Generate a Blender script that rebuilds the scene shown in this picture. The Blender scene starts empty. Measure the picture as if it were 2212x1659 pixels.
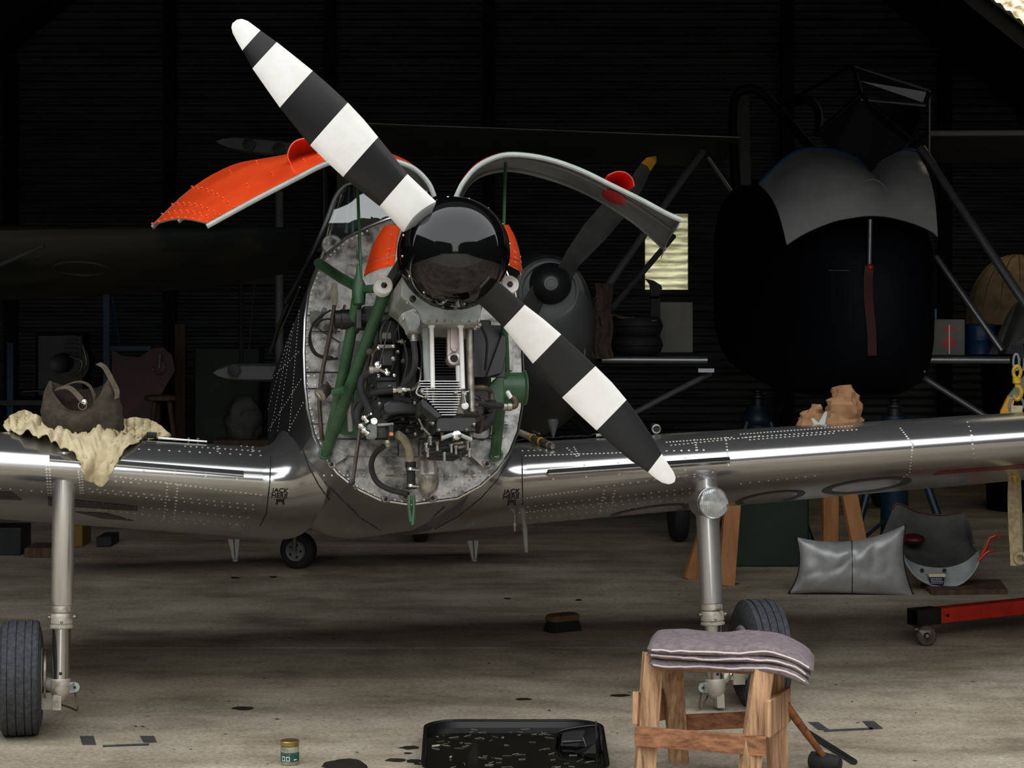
import bpy, bmesh, math, random
from mathutils import Vector, Matrix
from mathutils.bvhtree import BVHTree
random.seed(7)
R = math.radians
scene = bpy.context.scene
COL = scene.collection

# ------------------------------------------------------------------ camera, sky, exposure
FPX, CH = 4500.0, 1.83            # focal length in pixels of a 2212 px wide frame, eye height
cam_d = bpy.data.cameras.new('camera'); cam = bpy.data.objects.new('camera', cam_d); COL.objects.link(cam)
cam.location = (0, 0, CH); cam.rotation_euler = (R(90), 0, 0)
cam_d.sensor_width = 36; cam_d.lens = 36 * FPX / 2212; cam_d.shift_y = -219.5 / 2212
cam_d.clip_end = 500
scene.camera = cam
world = bpy.data.worlds.new('overcast'); scene.world = world; world.use_nodes = True
bg = world.node_tree.nodes['Background']; bg.inputs[0].default_value = (0.97, 0.985, 1.0, 1); bg.inputs[1].default_value = 1.0
vs = scene.view_settings
vs.view_transform = 'Standard'; vs.look = 'None'; vs.gamma = 1; vs.use_curve_mapping = False; vs.exposure = 1.22

# ------------------------------------------------------------------ helpers
def P(px, py, Y):                      # a point seen at a pixel, at depth Y
    return Vector(((px - 1106) / FPX * Y, Y, CH - (py - 610) / FPX * Y))
def FL(px, py, z=0.0):                 # a point on the floor (or at height z)
    Y = (CH - z) * FPX / (py - 610); return Vector(((px - 1106) / FPX * Y, Y, z))
# aircraft frame
TH, PT = R(11.0), R(12.0)
O = Vector((-0.476, 8.61, 0))
U = Vector((math.cos(TH), math.sin(TH), 0)); AFT = Vector((-math.sin(TH), math.cos(TH), 0)); ZZ = Vector((0, 0, 1))
AX = AFT * math.cos(PT) - ZZ * math.sin(PT)          # body axis, towards the tail
UP = ZZ * math.cos(PT) + AFT * math.sin(PT)
KT = math.tan(PT); ZR = 1.4
def V(px, py, v):                      # the point at a pixel that lies on the aircraft cross plane v
    rx, rz = (px - 1106) / FPX, -(py - 610) / FPX
    Y = (v + O.x * AFT.x + O.y * AFT.y + KT * (CH - ZR)) / (rx * AFT.x + AFT.y - KT * rz)
    return Vector((rx * Y, Y, CH + rz * Y))

class MB:
    def __init__(s): s.v = []; s.f = []; s.m = []; s.cur = 0
    def add(s, vs_, fs):
        o = len(s.v); s.v += [Vector(p) for p in vs_]
        for f in fs: s.f.append(tuple(i + o for i in f)); s.m.append(s.cur)
    def mat(s, i): s.cur = i; return s
    def box(s, c, a, b, d):            # centre and three half vectors
        c, a, b, d = map(Vector, (c, a, b, d))
        p = [c + a * x + b * y + d * z for z in (-1, 1) for y in (-1, 1) for x in (-1, 1)]
        s.add(p, [(0, 2, 3, 1), (4, 5, 7, 6), (0, 1, 5, 4), (2, 6, 7, 3), (0, 4, 6, 2), (1, 3, 7, 5)]); return s
    def bx(s, x0, x1, y0, y1, z0, z1):
        return s.box(((x0 + x1) / 2, (y0 + y1) / 2, (z0 + z1) / 2), ((x1 - x0) / 2, 0, 0), (0, (y1 - y0) / 2, 0), (0, 0, (z1 - z0) / 2))
    def prism(s, poly, ext):
        poly = [Vector(p) for p in poly]; ext = Vector(ext); n = len(poly)
        s.add(poly + [p + ext for p in poly], [tuple(range(n))[::-1], tuple(range(n, 2 * n))] + [(i, (i + 1) % n, n + (i + 1) % n, n + i) for i in range(n)]); return s
    def loft(s, secs, closed=True, cap=True):
        n = len(secs[0]); fs = []
        for j in range(len(secs) - 1):
            for i in range(n if closed else n - 1):
                a, b = j * n + i, j * n + (i + 1) % n
                fs.append((a, b, b + n, a + n))
        if cap and closed:
            fs.append(tuple(range(n))[::-1]); k = (len(secs) - 1) * n; fs.append(tuple(range(k, k + n)))
        s.add([p for q in secs for p in q], fs); return s
    def tube(s, pts, r, n=10, cap=True):
        pts = [Vector(p) for p in pts]; m = len(pts)
        if not isinstance(r, (list, tuple)): r = [r] * m
        t = [(pts[min(i + 1, m - 1)] - pts[max(i - 1, 0)]).normalized() for i in range(m)]
        ref = Vector((0, 0, 1)) if abs(t[0].z) < .9 else Vector((1, 0, 0))
        x = t[0].cross(ref).normalized(); secs = []
        for i in range(m):
            x = (x - t[i] * x.dot(t[i])).normalized(); y = t[i].cross(x)
            secs.append([pts[i] + (x * math.cos(a) + y * math.sin(a)) * r[i] for a in [2 * math.pi * k / n for k in range(n)]])
        return s.loft(secs, True, cap)
    def lathe(s, o, ax, prof, n=24, cap=True):   # prof: (radius, height along ax)
        o = Vector(o); ax = Vector(ax).normalized()
        ref = Vector((0, 0, 1)) if abs(ax.z) < .9 else Vector((1, 0, 0))
        x = ax.cross(ref).normalized(); y = ax.cross(x)
        return s.loft([[o + ax * h + (x * math.cos(a) + y * math.sin(a)) * max(r, 1e-4) for a in [2 * math.pi * k / n for k in range(n)]] for r, h in prof], True, cap)
    def ball(s, c, a, b, d, n=12, m=8):
        c, a, b, d = map(Vector, (c, a, b, d))
        return s.loft([[c + d * -math.cos(math.pi * j / m) + (a * math.cos(2 * math.pi * i / n) + b * math.sin(2 * math.pi * i / n)) * max(math.sin(math.pi * j / m), .02) for i in range(n)] for j in range(m + 1)])
    def ring(s, c, ax, R_, r, n=24, k=8):
        c = Vector(c); ax = Vector(ax).normalized(); ref = Vector((0, 0, 1)) if abs(ax.z) < .9 else Vector((1, 0, 0))
        x = ax.cross(ref).normalized(); y = ax.cross(x); o = len(s.v); vs_ = []; fs = []
        for i in range(n):
            e = x * math.cos(2 * math.pi * i / n) + y * math.sin(2 * math.pi * i / n)
            for j in range(k):
                vs_.append(c + e * (R_ + r * math.cos(2 * math.pi * j / k)) + ax * r * math.sin(2 * math.pi * j / k))
                fs.append((i * k + j, ((i + 1) % n) * k + j, ((i + 1) % n) * k + (j + 1) % k, i * k + (j + 1) % k))
        s.add(vs_, fs); return s
    def shell(s, grid, th, mi=0, mo=1):          # grid of points -> sheet of thickness th; +normal side gets mi
        nr, nc = len(grid), len(grid[0]); nrm = []
        for j in range(nr):
            row = []
            for i in range(nc):
                a = grid[j][min(i + 1, nc - 1)] - grid[j][max(i - 1, 0)]; b = grid[min(j + 1, nr - 1)][i] - grid[max(j - 1, 0)][i]
                q = a.cross(b); row.append(q.normalized() if q.length > 1e-12 else Vector((0, 0, 1)))
            nrm.append(row)
        o = len(s.v); N = nr * nc
        s.v += [grid[j][i].copy() for j in range(nr) for i in range(nc)] + [grid[j][i] - nrm[j][i] * th for j in range(nr) for i in range(nc)]
        for j in range(nr - 1):
            for i in range(nc - 1):
                a = o + j * nc + i
                s.f.append((a, a + 1, a + nc + 1, a + nc)); s.m.append(mi)
                s.f.append((a + N, a + N + nc, a + N + nc + 1, a + N + 1)); s.m.append(mo)
        e = [j * nc for j in range(nr)], [j * nc + nc - 1 for j in range(nr)], list(range(nc)), list(range((nr - 1) * nc, nr * nc))
        for q in e:
            for a, b in zip(q, q[1:]): s.f.append((o + a, o + b, o + b + N, o + a + N)); s.m.append(mo)
        return s
    def build(s, name, mats, parent=None, loc=None, smooth=38, recalc=True):
        if not isinstance(mats, (list, tuple)): mats = [mats]
        base = Vector((0, 0, 0))
        if parent is not None: base = BASE[parent.name]
        elif loc is not None: base = Vector(loc)
        me = bpy.data.meshes.new(name)
        me.from_pydata([tuple(p - base) for p in s.v], [], s.f)
        for m in mats: me.materials.append(m)
        me.polygons.foreach_set('material_index', s.m)
        if recalc:
            bm = bmesh.new(); bm.from_mesh(me); bmesh.ops.recalc_face_normals(bm, faces=bm.faces); bm.to_mesh(me); bm.free()
        if smooth:
            me.polygons.foreach_set('use_smooth', [True] * len(me.polygons)); me.set_sharp_from_angle(angle=R(smooth))
        me.update()
        o = bpy.data.objects.new(name, me); COL.objects.link(o)
        if parent is not None: o.parent = parent
        else: o.location = base
        BASE[o.name] = base
        return o
BASE = {}
def tag(o, label, cat, group=None):
    o['label'] = label; o['category'] = cat
    if group: o['group'] = group
    return o
def struct(o): o['kind'] = 'structure'; return o
def thing(name, label, cat, loc=(0, 0, 0), group=None):
    o = bpy.data.objects.new(name, None); COL.objects.link(o); o.location = loc; o.empty_display_size = .1
    BASE[o.name] = Vector(loc); return tag(o, label, cat, group)
def lin(c): return tuple(((x / 255) / 12.92 if x / 255 <= .04045 else ((x / 255 + .055) / 1.055) ** 2.4) for x in c) + (1,)
def lerp(a, b, t): return a + (b - a) * t
def smooth_path(pts, k=4):                       # Catmull-Rom through the points
    pts = [Vector(p) for p in pts]; q = [pts[0] * 2 - pts[1]] + pts + [pts[-1] * 2 - pts[-2]]; out = []
    for i in range(1, len(q) - 2):
        for j in range(k):
            t = j / k; a, b, c, d = q[i - 1], q[i], q[i + 1], q[i + 2]
            out.append(.5 * (2 * b + (c - a) * t + (2 * a - 5 * b + 4 * c - d) * t * t + (3 * b - a - 3 * c + d) * t ** 3))
    return out + [pts[-1]]

def pm(name, c1, c2=None, scale=6, rough=.5, metal=0., bump=0., bscale=80, lo=.38, hi=.62, stretch=(1, 1, 1), detail=6, coat=0., rvar=0., spec=.5, c3=None):
    m = bpy.data.materials.new(name); m.use_nodes = True; nt = m.node_tree; b = nt.nodes['Principled BSDF']
    b.inputs['Roughness'].default_value = rough; b.inputs['Metallic'].default_value = metal; b.inputs['Base Color'].default_value = lin(c1)
    b.inputs['Specular IOR Level'].default_value = spec
    if coat: b.inputs['Coat Weight'].default_value = coat; b.inputs['Coat Roughness'].default_value = .06
    tc = nt.nodes.new('ShaderNodeTexCoord'); mp = nt.nodes.new('ShaderNodeMapping'); mp.inputs['Scale'].default_value = stretch
    nt.links.new(tc.outputs['Object'], mp.inputs['Vector'])
    def noise(sc, d):
        n = nt.nodes.new('ShaderNodeTexNoise'); n.inputs['Scale'].default_value = sc; n.inputs['Detail'].default_value = d; n.inputs['Roughness'].default_value = .62
        nt.links.new(mp.outputs[0], n.inputs['Vector']); return n
    if c2 is not None:
        n = noise(scale, detail); r = nt.nodes.new('ShaderNodeValToRGB'); r.color_ramp.elements[0].position = lo; r.color_ramp.elements[1].position = hi
        r.color_ramp.elements[0].color = lin(c1); r.color_ramp.elements[1].color = lin(c2)
        if c3 is not None: e = r.color_ramp.elements.new((lo + hi) / 2); e.color = lin(c3)
        nt.links.new(n.outputs[0], r.inputs[0]); nt.links.new(r.outputs[0], b.inputs['Base Color'])
        if rvar:
            mr = nt.nodes.new('ShaderNodeMapRange'); mr.inputs[1].default_value = lo; mr.inputs[2].default_value = hi
            mr.inputs[3].default_value = rough; mr.inputs[4].default_value = rough + rvar
            nt.links.new(n.outputs[0], mr.inputs[0]); nt.links.new(mr.outputs[0], b.inputs['Roughness'])
    if bump:
        n = noise(bscale, 4); bp = nt.nodes.new('ShaderNodeBump'); bp.inputs['Strength'].default_value = bump; bp.inputs['Distance'].default_value = .01
        nt.links.new(n.outputs[0], bp.inputs['Height']); nt.links.new(bp.outputs[0], b.inputs['Normal'])
    return m

M = dict(
 alum=pm('silver_skin', (202, 202, 202), (190, 190, 190), scale=1.5, rough=.2, metal=.9, detail=1),
 fin_al=pm('polished_aluminium', (200, 202, 205), rough=.2, metal=1.),
 fw=pm('worn_firewall', (78, 76, 72), (212, 209, 202), scale=18, rough=.32, metal=.8, rvar=.25, bump=.08, bscale=30, lo=.34, hi=.68, detail=10),
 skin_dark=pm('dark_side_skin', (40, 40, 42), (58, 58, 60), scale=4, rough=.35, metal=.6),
 rivet=pm('rivet_metal', (226, 223, 214), rough=.35, metal=.25),
 white=pm('white_gloss_paint', (236, 235, 231), (222, 220, 214), scale=9, rough=.35, lo=.45, hi=.75),
 black=pm('black_gloss_paint', (12, 12, 13), rough=.34, spec=.4),
 spin=pm('spinner_black', (7, 7, 8), rough=.05),
 orange=pm('orange_red_paint', (230, 76, 28), (210, 60, 20), scale=5, rough=.3, coat=.4),
 red=pm('red_paint', (190, 30, 28), (150, 20, 22), scale=6, rough=.4),
 greyp=pm('pale_grey_paint', (172, 178, 174), (150, 156, 152), scale=8, rough=.45),
 greyd=pm('mid_grey_paint', (120, 124, 122), (96, 99, 98), scale=5, rough=.5),
 case=pm('crankcase_grey', (158, 163, 158), (126, 130, 125), scale=10, rough=.5, bump=.03),
 green=pm('engine_mount_green', (60, 98, 66), (46, 78, 52), scale=12, rough=.42),
 rubber=pm('black_rubber', (24, 24, 26), (34, 34, 36), scale=20, rough=.75, bump=.05),
 tyre=pm('tyre_rubber', (44, 46, 50), (66, 68, 72), scale=60, rough=.8, bump=.1, bscale=250),
 steel=pm('bright_steel', (205, 203, 198), rough=.22, metal=1.),
 steel2=pm('worn_steel', (120, 114, 104), (170, 165, 155), scale=25, rough=.4, metal=.85),
 cast=pm('stained_cast_alloy', (186, 180, 166), (92, 72, 52), scale=18, rough=.5, metal=.35, lo=.5, hi=.72),
 enblack=pm('engine_black_paint', (12, 12, 13), (20, 20, 21), scale=14, rough=.38),
 engrey=pm('engine_dark_grey', (54, 55, 58), (38, 39, 41), scale=14, rough=.45),
 brown=pm('brown_pipe', (92, 78, 66), (70, 58, 48), scale=20, rough=.5, metal=.3),
 beige=pm('beige_hose', (168, 160, 140), (140, 132, 112), scale=20, rough=.6),
 copper=pm('copper', (200, 120, 84), rough=.35, metal=.9),
 conrod=pm('con_rod_metal', (206, 194, 188), (176, 162, 156), scale=9, rough=.35, metal=.7),
 cream=pm('cream_cloth', (214, 201, 165), (190, 174, 136), scale=9, rough=.9, bump=.25, bscale=160),
 bag=pm('brown_canvas', (72, 62, 50), (52, 44, 36), scale=30, rough=.95, bump=.5, bscale=120),
 strap=pm('canvas_strap', (92, 82, 66), (76, 66, 52), scale=40, rough=.95, bump=.2),
 wood=pm('rough_pine', (216, 174, 134), (116, 78, 52), scale=4, rough=.75, stretch=(13, 13, .9), lo=.36, hi=.72, bump=.15, bscale=20),
 woodh=pm('plank_pine', (184, 128, 90), (100, 62, 40), scale=4, rough=.75, stretch=(.9, 13, 13), lo=.35, hi=.7, bump=.15, bscale=20),
 woodo=pm('trestle_pine', (186, 132, 80), (150, 98, 56), scale=3, rough=.7, stretch=(5, 5, .6), lo=.35, hi=.7),
 woodd=pm('old_brown_wood', (92, 70, 50), (64, 48, 34), scale=4, rough=.8, stretch=(6, 6, 1)),
 handle=pm('stained_handle', (150, 92, 52), (66, 38, 24), scale=7, rough=.45, lo=.4, hi=.65, stretch=(3, 3, 3)),
 towel=pm('mauve_towel', (152, 138, 142), (128, 114, 118), scale=40, rough=1., bump=.6, bscale=300),
 piping=pm('pale_towel_edge', (226, 214, 214), rough=.9, bump=.2),
 lens=pm('lamp_glass', (225, 228, 228), (190, 194, 194), scale=30, rough=.12, metal=.6),
 blue=pm('jack_blue', (16, 46, 60), (12, 34, 46), scale=12, rough=.45),
 bluep=pm('rack_blue', (18, 52, 82), rough=.5),
 paper=pm('brown_paper', (156, 116, 80), (120, 84, 54), scale=8, rough=.85, bump=.15, bscale=30),
 silver=pm('silver_fabric', (192, 192, 192), (172, 172, 172), scale=10, rough=.4, metal=.3, bump=.06, bscale=14),
 greenb=pm('green_board', (14, 44, 24), (10, 34, 18), scale=5, rough=.6),
 crane=pm('crane_red', (206, 44, 26), (176, 34, 22), scale=10, rough=.45),
 yellow=pm('hook_yellow', (206, 168, 40), (160, 124, 30), scale=30, rough=.45),
 amber=pm('amber_paint', (214, 150, 40), rough=.5),
 web=pm('webbing', (190, 176, 140), (160, 146, 112), scale=40, rough=.95, bump=.3, bscale=200),
 navy=pm('navy_pod', (6, 9, 15), (8, 11, 17), scale=3, rough=.6, spec=.12),
 navyb=pm('navy_trim', (24, 62, 100), rough=.4),
 pod=pm('pod_grey', (176, 177, 175), (160, 161, 159), scale=3, rough=.2, metal=.3),
 dark=pm('dark_grey_metal', (46, 48, 50), (34, 36, 38), scale=8, rough=.45, metal=.4),
 tubem=pm('strut_metal', (140, 142, 144), rough=.35, metal=.8),
 drab=pm('drab_grey', (70, 70, 66), (52, 52, 50), scale=7, rough=.7),
 camo=pm('camouflage', (70, 66, 50), (34, 44, 44), scale=1.1, rough=.6, lo=.47, hi=.53, c3=(50, 54, 46)),
 maroon=pm('maroon_panel', (72, 12, 18), (54, 9, 14), scale=5, rough=.5),
 tan=pm('tan_canvas', (150, 128, 98), (118, 98, 72), scale=9, rough=.9),
 pale=pm('pale_board', (120, 118, 110), (104, 102, 96), scale=4, rough=.8),
 gold=pm('jar_lid_gold', (176, 152, 92), rough=.3, metal=.8),
 label=pm('jar_label_green', (34, 92, 74), (26, 74, 60), scale=30, rough=.5),
 navyl=pm('tub_navy', (26, 28, 66), rough=.5),
 tape=pm('black_tape', (52, 52, 54), (70, 70, 70), scale=40, rough=.7),
 trayb=pm('black_plastic', (14, 14, 14), rough=.35),
 straw=pm('straw', (140, 138, 104), (186, 184, 160), scale=50, rough=.8),
 stain=pm('oil_stain', (34, 30, 26), (52, 46, 40), scale=14, rough=.45),
 mark=pm('marking_dark', (58, 58, 58), (70, 70, 68), scale=9, rough=.4, metal=.4),
 markb=pm('stencil_black', (16, 16, 17), rough=.5),
 markr=pm('marking_maroon', (110, 30, 34), rough=.4, metal=.2),
 cowlg=pm('trainer_cowl_grey', (96, 98, 99), (84, 86, 87), scale=4, rough=.35, metal=.2),
 ochre=pm('dull_ochre', (120, 86, 26), rough=.6),
 leaf=pm('dry_debris', (96, 80, 52), (50, 40, 30), scale=60, rough=.9),
 brushw=pm('brush_back_wood', (128, 98, 64), (90, 66, 42), scale=5, rough=.7),
 legal=pm('leg_fairing_silver', (226, 226, 226), (214, 214, 214), scale=2, rough=.26, metal=.9, detail=1),
 alloy=pm('bowl_alloy', (186, 182, 172), (140, 134, 124), scale=22, rough=.36, metal=.6),
)

# ------------------------------------------------------------------ materials of the setting
def concrete():
    m = bpy.data.materials.new('hangar_concrete'); m.use_nodes = True; nt = m.node_tree; b = nt.nodes['Principled BSDF']; L = nt.links.new
    g = nt.nodes.new('ShaderNodeNewGeometry')
    def noise(sc, d, st=(1, 1, 1), ro=.65):
        mp = nt.nodes.new('ShaderNodeMapping'); mp.inputs['Scale'].default_value = st; L(g.outputs['Position'], mp.inputs[0])
        n = nt.nodes.new('ShaderNodeTexNoise'); n.inputs['Scale'].default_value = sc; n.inputs['Detail'].default_value = d; n.inputs['Roughness'].default_value = ro; L(mp.outputs[0], n.inputs[0]); return n.outputs[0]
    def ramp(f, stops):
        r = nt.nodes.new('ShaderNodeValToRGB'); e = r.color_ramp.elements
        while len(e) < len(stops): e.new(.5)
        for k, (p, c) in zip(e, stops): k.position = p; k.color = lin(c)
        L(f, r.inputs[0]); return r.outputs[0]
    def mix(t, f, a, c):
        x = nt.nodes.new('ShaderNodeMix'); x.data_type = 'RGBA'; x.blend_type = t
        if isinstance(f, float): x.inputs[0].default_value = f
        else: L(f, x.inputs[0])
        L(a, x.inputs[6]); L(c, x.inputs[7]); return x.outputs[2]
    base = ramp(noise(1.3, 8, (1, 1, 1)), [(.3, (178, 166, 148)), (.5, (208, 197, 177)), (.68, (232, 222, 204))])
    grit = ramp(noise(95, 6, (.5, 1, 1), .8), [(.34, (104, 100, 96)), (.5, (215, 214, 212)), (.66, (255, 255, 255))])
    c = mix('MULTIPLY', .8, base, grit)
    blot = ramp(noise(2.6, 7, (.5, 1, 1), .7), [(.34, (150, 142, 134)), (.48, (222, 217, 210)), (.62, (255, 255, 255))])
    c = mix('MULTIPLY', .75, c, blot)
    pal = ramp(noise(16, 8, (.35, 1, 1), .75), [(.57, (0, 0, 0)), (.74, (120, 120, 120))])
    x = nt.nodes.new('ShaderNodeRGB'); x.outputs[0].default_value = lin((178, 172, 160))
    c = mix('MIX', pal, c, x.outputs[0])
    spk = ramp(noise(30, 3, (.4, 1, 1), .6), [(.24, (60, 54, 48)), (.31, (255, 255, 255))])
    c = mix('MULTIPLY', .85, c, spk)
    L(c, b.inputs['Base Color']); b.inputs['Roughness'].default_value = .8; b.inputs['Specular IOR Level'].default_value = .3
    bp = nt.nodes.new('ShaderNodeBump'); bp.inputs['Strength'].default_value = .35; bp.inputs['Distance'].default_value = .006
    L(noise(60, 6, (1, 1, 1), .7), bp.inputs['Height']); L(bp.outputs[0], b.inputs['Normal'])
    return m
M['conc'] = concrete()
M['bed'] = pm('joint_dirt', (40, 36, 30), rough=.9)
M['apron'] = pm('outside_ground', (96, 98, 88), (70, 78, 58), scale=.6, rough=.95)
M['iron'] = pm('dark_corrugated_iron', (66, 69, 74), (38, 42, 48), scale=2.2, rough=.55, metal=.35, stretch=(.6, 1, 3), bump=.02)
M['roof'] = pm('dark_roof', (30, 30, 29), (20, 20, 20), scale=2, rough=.8)
M['post'] = pm('dark_blue_post', (6, 9, 15), rough=.7, spec=.2)
M['frontw'] = pm('front_cladding', (34, 40, 36), rough=.8)

def translucent(name, c1, c2, trans=.8, sc=6, st=(1, 1, 1)):
    m = bpy.data.materials.new(name); m.use_nodes = True; nt = m.node_tree; L = nt.links.new
    for n in list(nt.nodes):
        if n.type != 'OUTPUT_MATERIAL': nt.nodes.remove(n)
    out = nt.nodes['Material Output']
    tc = nt.nodes.new('ShaderNodeTexCoord'); mp = nt.nodes.new('ShaderNodeMapping'); mp.inputs['Scale'].default_value = st; L(tc.outputs['Object'], mp.inputs[0])
    n = nt.nodes.new('ShaderNodeTexNoise'); n.inputs['Scale'].default_value = sc; n.inputs['Detail'].default_value = 6; L(mp.outputs[0], n.inputs[0])
    r = nt.nodes.new('ShaderNodeValToRGB'); r.color_ramp.elements[0].position = .35; r.color_ramp.elements[1].position = .6
    r.color_ramp.elements[0].color = lin(c2); r.color_ramp.elements[1].color = lin(c1); L(n.outputs[0], r.inputs[0])
    t = nt.nodes.new('ShaderNodeBsdfTranslucent'); d = nt.nodes.new('ShaderNodeBsdfDiffuse'); x = nt.nodes.new('ShaderNodeMixShader'); x.inputs[0].default_value = 1 - trans
    L(r.outputs[0], t.inputs[0]); L(r.outputs[0], d.inputs[0]); L(t.outputs[0], x.inputs[1]); L(d.outputs[0], x.inputs[2]); L(x.outputs[0], out.inputs[0])
    return m
M['wsheet'] = translucent('mossy_fibreglass', (226, 222, 184), (150, 142, 100), sc=7, st=(.6, 1, 4))
M['rsheet'] = translucent('rooflight_fibreglass', (235, 226, 196), (150, 130, 96), .9, sc=9, st=(2, .6, 2))
def glassmat(name, tint=(235, 240, 240), gl=.12, rough=.03):
    m = bpy.data.materials.new(name); m.use_nodes = True; nt = m.node_tree; L = nt.links.new
    for n in list(nt.nodes):
        if n.type != 'OUTPUT_MATERIAL': nt.nodes.remove(n)
    t = nt.nodes.new('ShaderNodeBsdfTransparent'); t.inputs[0].default_value = lin(tint)
    g = nt.nodes.new('ShaderNodeBsdfGlossy'); g.inputs['Roughness'].default_value = rough
    x = nt.nodes.new('ShaderNodeMixShader'); x.inputs[0].default_value = gl
    L(t.outputs[0], x.inputs[1]); L(g.outputs[0], x.inputs[2]); L(x.outputs[0], nt.nodes['Material Output'].inputs[0]); return m
M['glass'] = glassmat('clear_perspex'); M['dglass'] = glassmat('smoked_perspex', (58, 60, 64), .015, .15)

# ------------------------------------------------------------------ the hangar
YF, YB, XL, XR, XC = 8.6, 19.5, -6.6, 6.0, -0.3
def roofz(X): return 7.25 - .8 * X if X > XC else 7.25 + .8 * (X - 2 * XC)
fl = struct(MB().bx(XL, XR, 4.4, YB, -.10, -.03).build('floor', M['bed'], smooth=0))
ys = [4.4, 10.43, 14.5, 19.5]
for a, b in zip(ys, ys[1:]):
    for x0, x1 in ((XL, XR),):
        MB().bx(x0 + .004, x1 - .004, a + .005, b - .005, -.05, 0).build('slab', M['conc'], fl, smooth=0)
M['apronc'] = pm('bounce_apron_concrete', (206, 200, 188), (180, 174, 162), scale=1.2, rough=.9)
struct(MB().bx(XL, XR, -9, 4.4, -.2, -.02).build('floor_bounce_apron', M['apronc'], smooth=0))  # unseen pale apron, added to bounce light and reflect in the metal
struct(MB().bx(-90, 90, -90, -9, -.2, -.02).bx(-90, XL, -9, 4.4, -.2, -.02).bx(XR, 90, -9, 4.4, -.2, -.02).bx(-90, XL - .02, 4.4, 110, -.2, -.02).bx(XR + .02, 90, 4.4, 110, -.2, -.02).bx(XL - .02, XR + .02, YB + .1, 110, -.2, -.02).build('ground', M['apron'], smooth=0))
# back wall: corrugated sheets laid sideways, one hole for the fibreglass sheet
PITCH = .073
wz = [0, .292, 1.022, 1.752, 2.482, 3.212, 3.942, 4.672]
wx = [-6.6, -4.68, -3.12, -1.56, 0.0, 1.225, 1.665, 3.2, 4.7, 6.0]
def corr(x0, x1, z0, z1, Y, amp=.009, seg=8):
    n = max(1, round((z1 - z0) / PITCH)) * seg; mb = MB()
    rows = [[Vector((x, Y + amp * math.cos(2 * math.pi * k / seg), z0 + (z1 - z0) * k / n)) for x in (x0, x1)] for k in range(n + 1)]
    mb.loft(rows, False, False); return mb
wb = struct(MB().bx(XL, 1.2, YB + .06, YB + .12, 0, 4.7).bx(1.69, XR, YB + .06, YB + .12, 0, 4.7).bx(1.2, 1.69, YB + .06, YB + .12, 0, 1.72).bx(1.2, 1.69, YB + .06, YB + .12, 2.51, 4.7)
    .prism([(XL, YB + .06, 4.7), (XR, YB + .06, 4.7), (XC, YB + .06, 9.7)], (0, .06, 0)).build('wall_back', M['roof'], smooth=0))
for i, (x0, x1) in enumerate(zip(wx, wx[1:])):
    for j, (z0, z1) in enumerate(zip(wz, wz[1:])):
        if abs(x0 - 1.225) < .01 and abs(z0 - 1.752) < .01: continue
        if z0 > roofz((x0 + x1) / 2) - .1: continue
        corr(x0 - .02, x1 + .02, z0 - .01, z1 + .01, YB - .02 + .006 * ((i + j) % 2) + random.uniform(-.002, .002)).build('corrugated_sheet', M['iron'], wb, smooth=60, recalc=False)
w1 = struct(corr(1.215, 1.675, 1.742, 2.492, YB + .02, .012).build('window_1', M['wsheet'], smooth=60, recalc=False))
for i, px in enumerate((25, 368, 715, 1056, 1700, 2040)):
    X = (px - 1106) / FPX * 19.4; h = min(4.6, roofz(X) - .1)
    struct(MB().bx(X - .05, X + .05, YB - .17, YB - .04, 0, h).bx(X - .06, X + .06, YB - .18, YB - .17, 0, h).build('trim_%d' % (i + 1), M['post'], smooth=0))
struct(MB().bx(XL - .12, XL, YF, YB, 0, roofz(XL) + .05).build('wall_left', M['iron'], smooth=0))
struct(MB().bx(XR, XR + .12, YF, YB, 0, roofz(XR) + .05).build('wall_right', M['iron'], smooth=0))
# roof with one rooflight
RL = (3.75, 5.0, 15.4, 16.98)
def roofpatch(mb, x0, x1, y0, y1):
    mb.prism([(x0, y0, roofz(x0)), (x1, y0, roofz(x1)), (x1, y1, roofz(x1)), (x0, y1, roofz(x0))], (0, 0, .06))
rb = MB(); roofpatch(rb, XL - .3, XC, YF, YB + .1); roofpatch(rb, XC, RL[0], YF, YB + .1); roofpatch(rb, RL[1], XR + .3, YF, YB + .1)
roofpatch(rb, RL[0], RL[1], YF, RL[2]); roofpatch(rb, RL[0], RL[1], RL[3], YB + .1)
ce = struct(rb.build('ceiling', M['roof'], smooth=0))
for Y in (10.2, 12.4, 14.6, 17.1, 18.9):
    mb = MB()
    for xa, xb in ((XC, XR), (XC, XL)):
        mb.prism([(xa, Y - .05, roofz(xa) - .01), (xb, Y - .05, roofz(xb) - .01), (xb, Y - .05, roofz(xb) - .16), (xa, Y - .05, roofz(xa) - .16)], (0, .1, 0))
    mb.build('rafter', M['post'], ce, smooth=0)
rows = []
for k in range(97):
    X = RL[0] + (RL[1] - RL[0]) * k / 96; z = roofz(X) + .03 + .012 * math.cos(k * math.pi / 3)
    rows.append([Vector((X, RL[2], z)), Vector((X, RL[3], z))])
struct(MB().loft(rows, False, False).build('window_2', M['rsheet'], smooth=60, recalc=False))
# front: the open door and the cladding above it
DH = 3.9
struct(MB().prism([(XL, YF, DH), (XR, YF, DH), (XR, YF, roofz(XR)) if roofz(XR) > DH else (XR, YF, DH + .01), (4.1, YF, roofz(4.1)), (XC, YF, roofz(XC)), (-4.7, YF, roofz(-4.7)), (XL, YF, DH + .01)], (0, .08, 0)).build('wall_front', M['frontw'], smooth=0))
# unseen dark walls added along both sides of the apron for metal reflections
struct(MB().bx(XL - .5, XL - .12, -3, YF, 0, 4.6).build('wall_added_left', M['frontw'], smooth=0))
struct(MB().bx(XR + .12, XR + .5, -3, YF, 0, 4.6).build('wall_added_right', M['frontw'], smooth=0))
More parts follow.
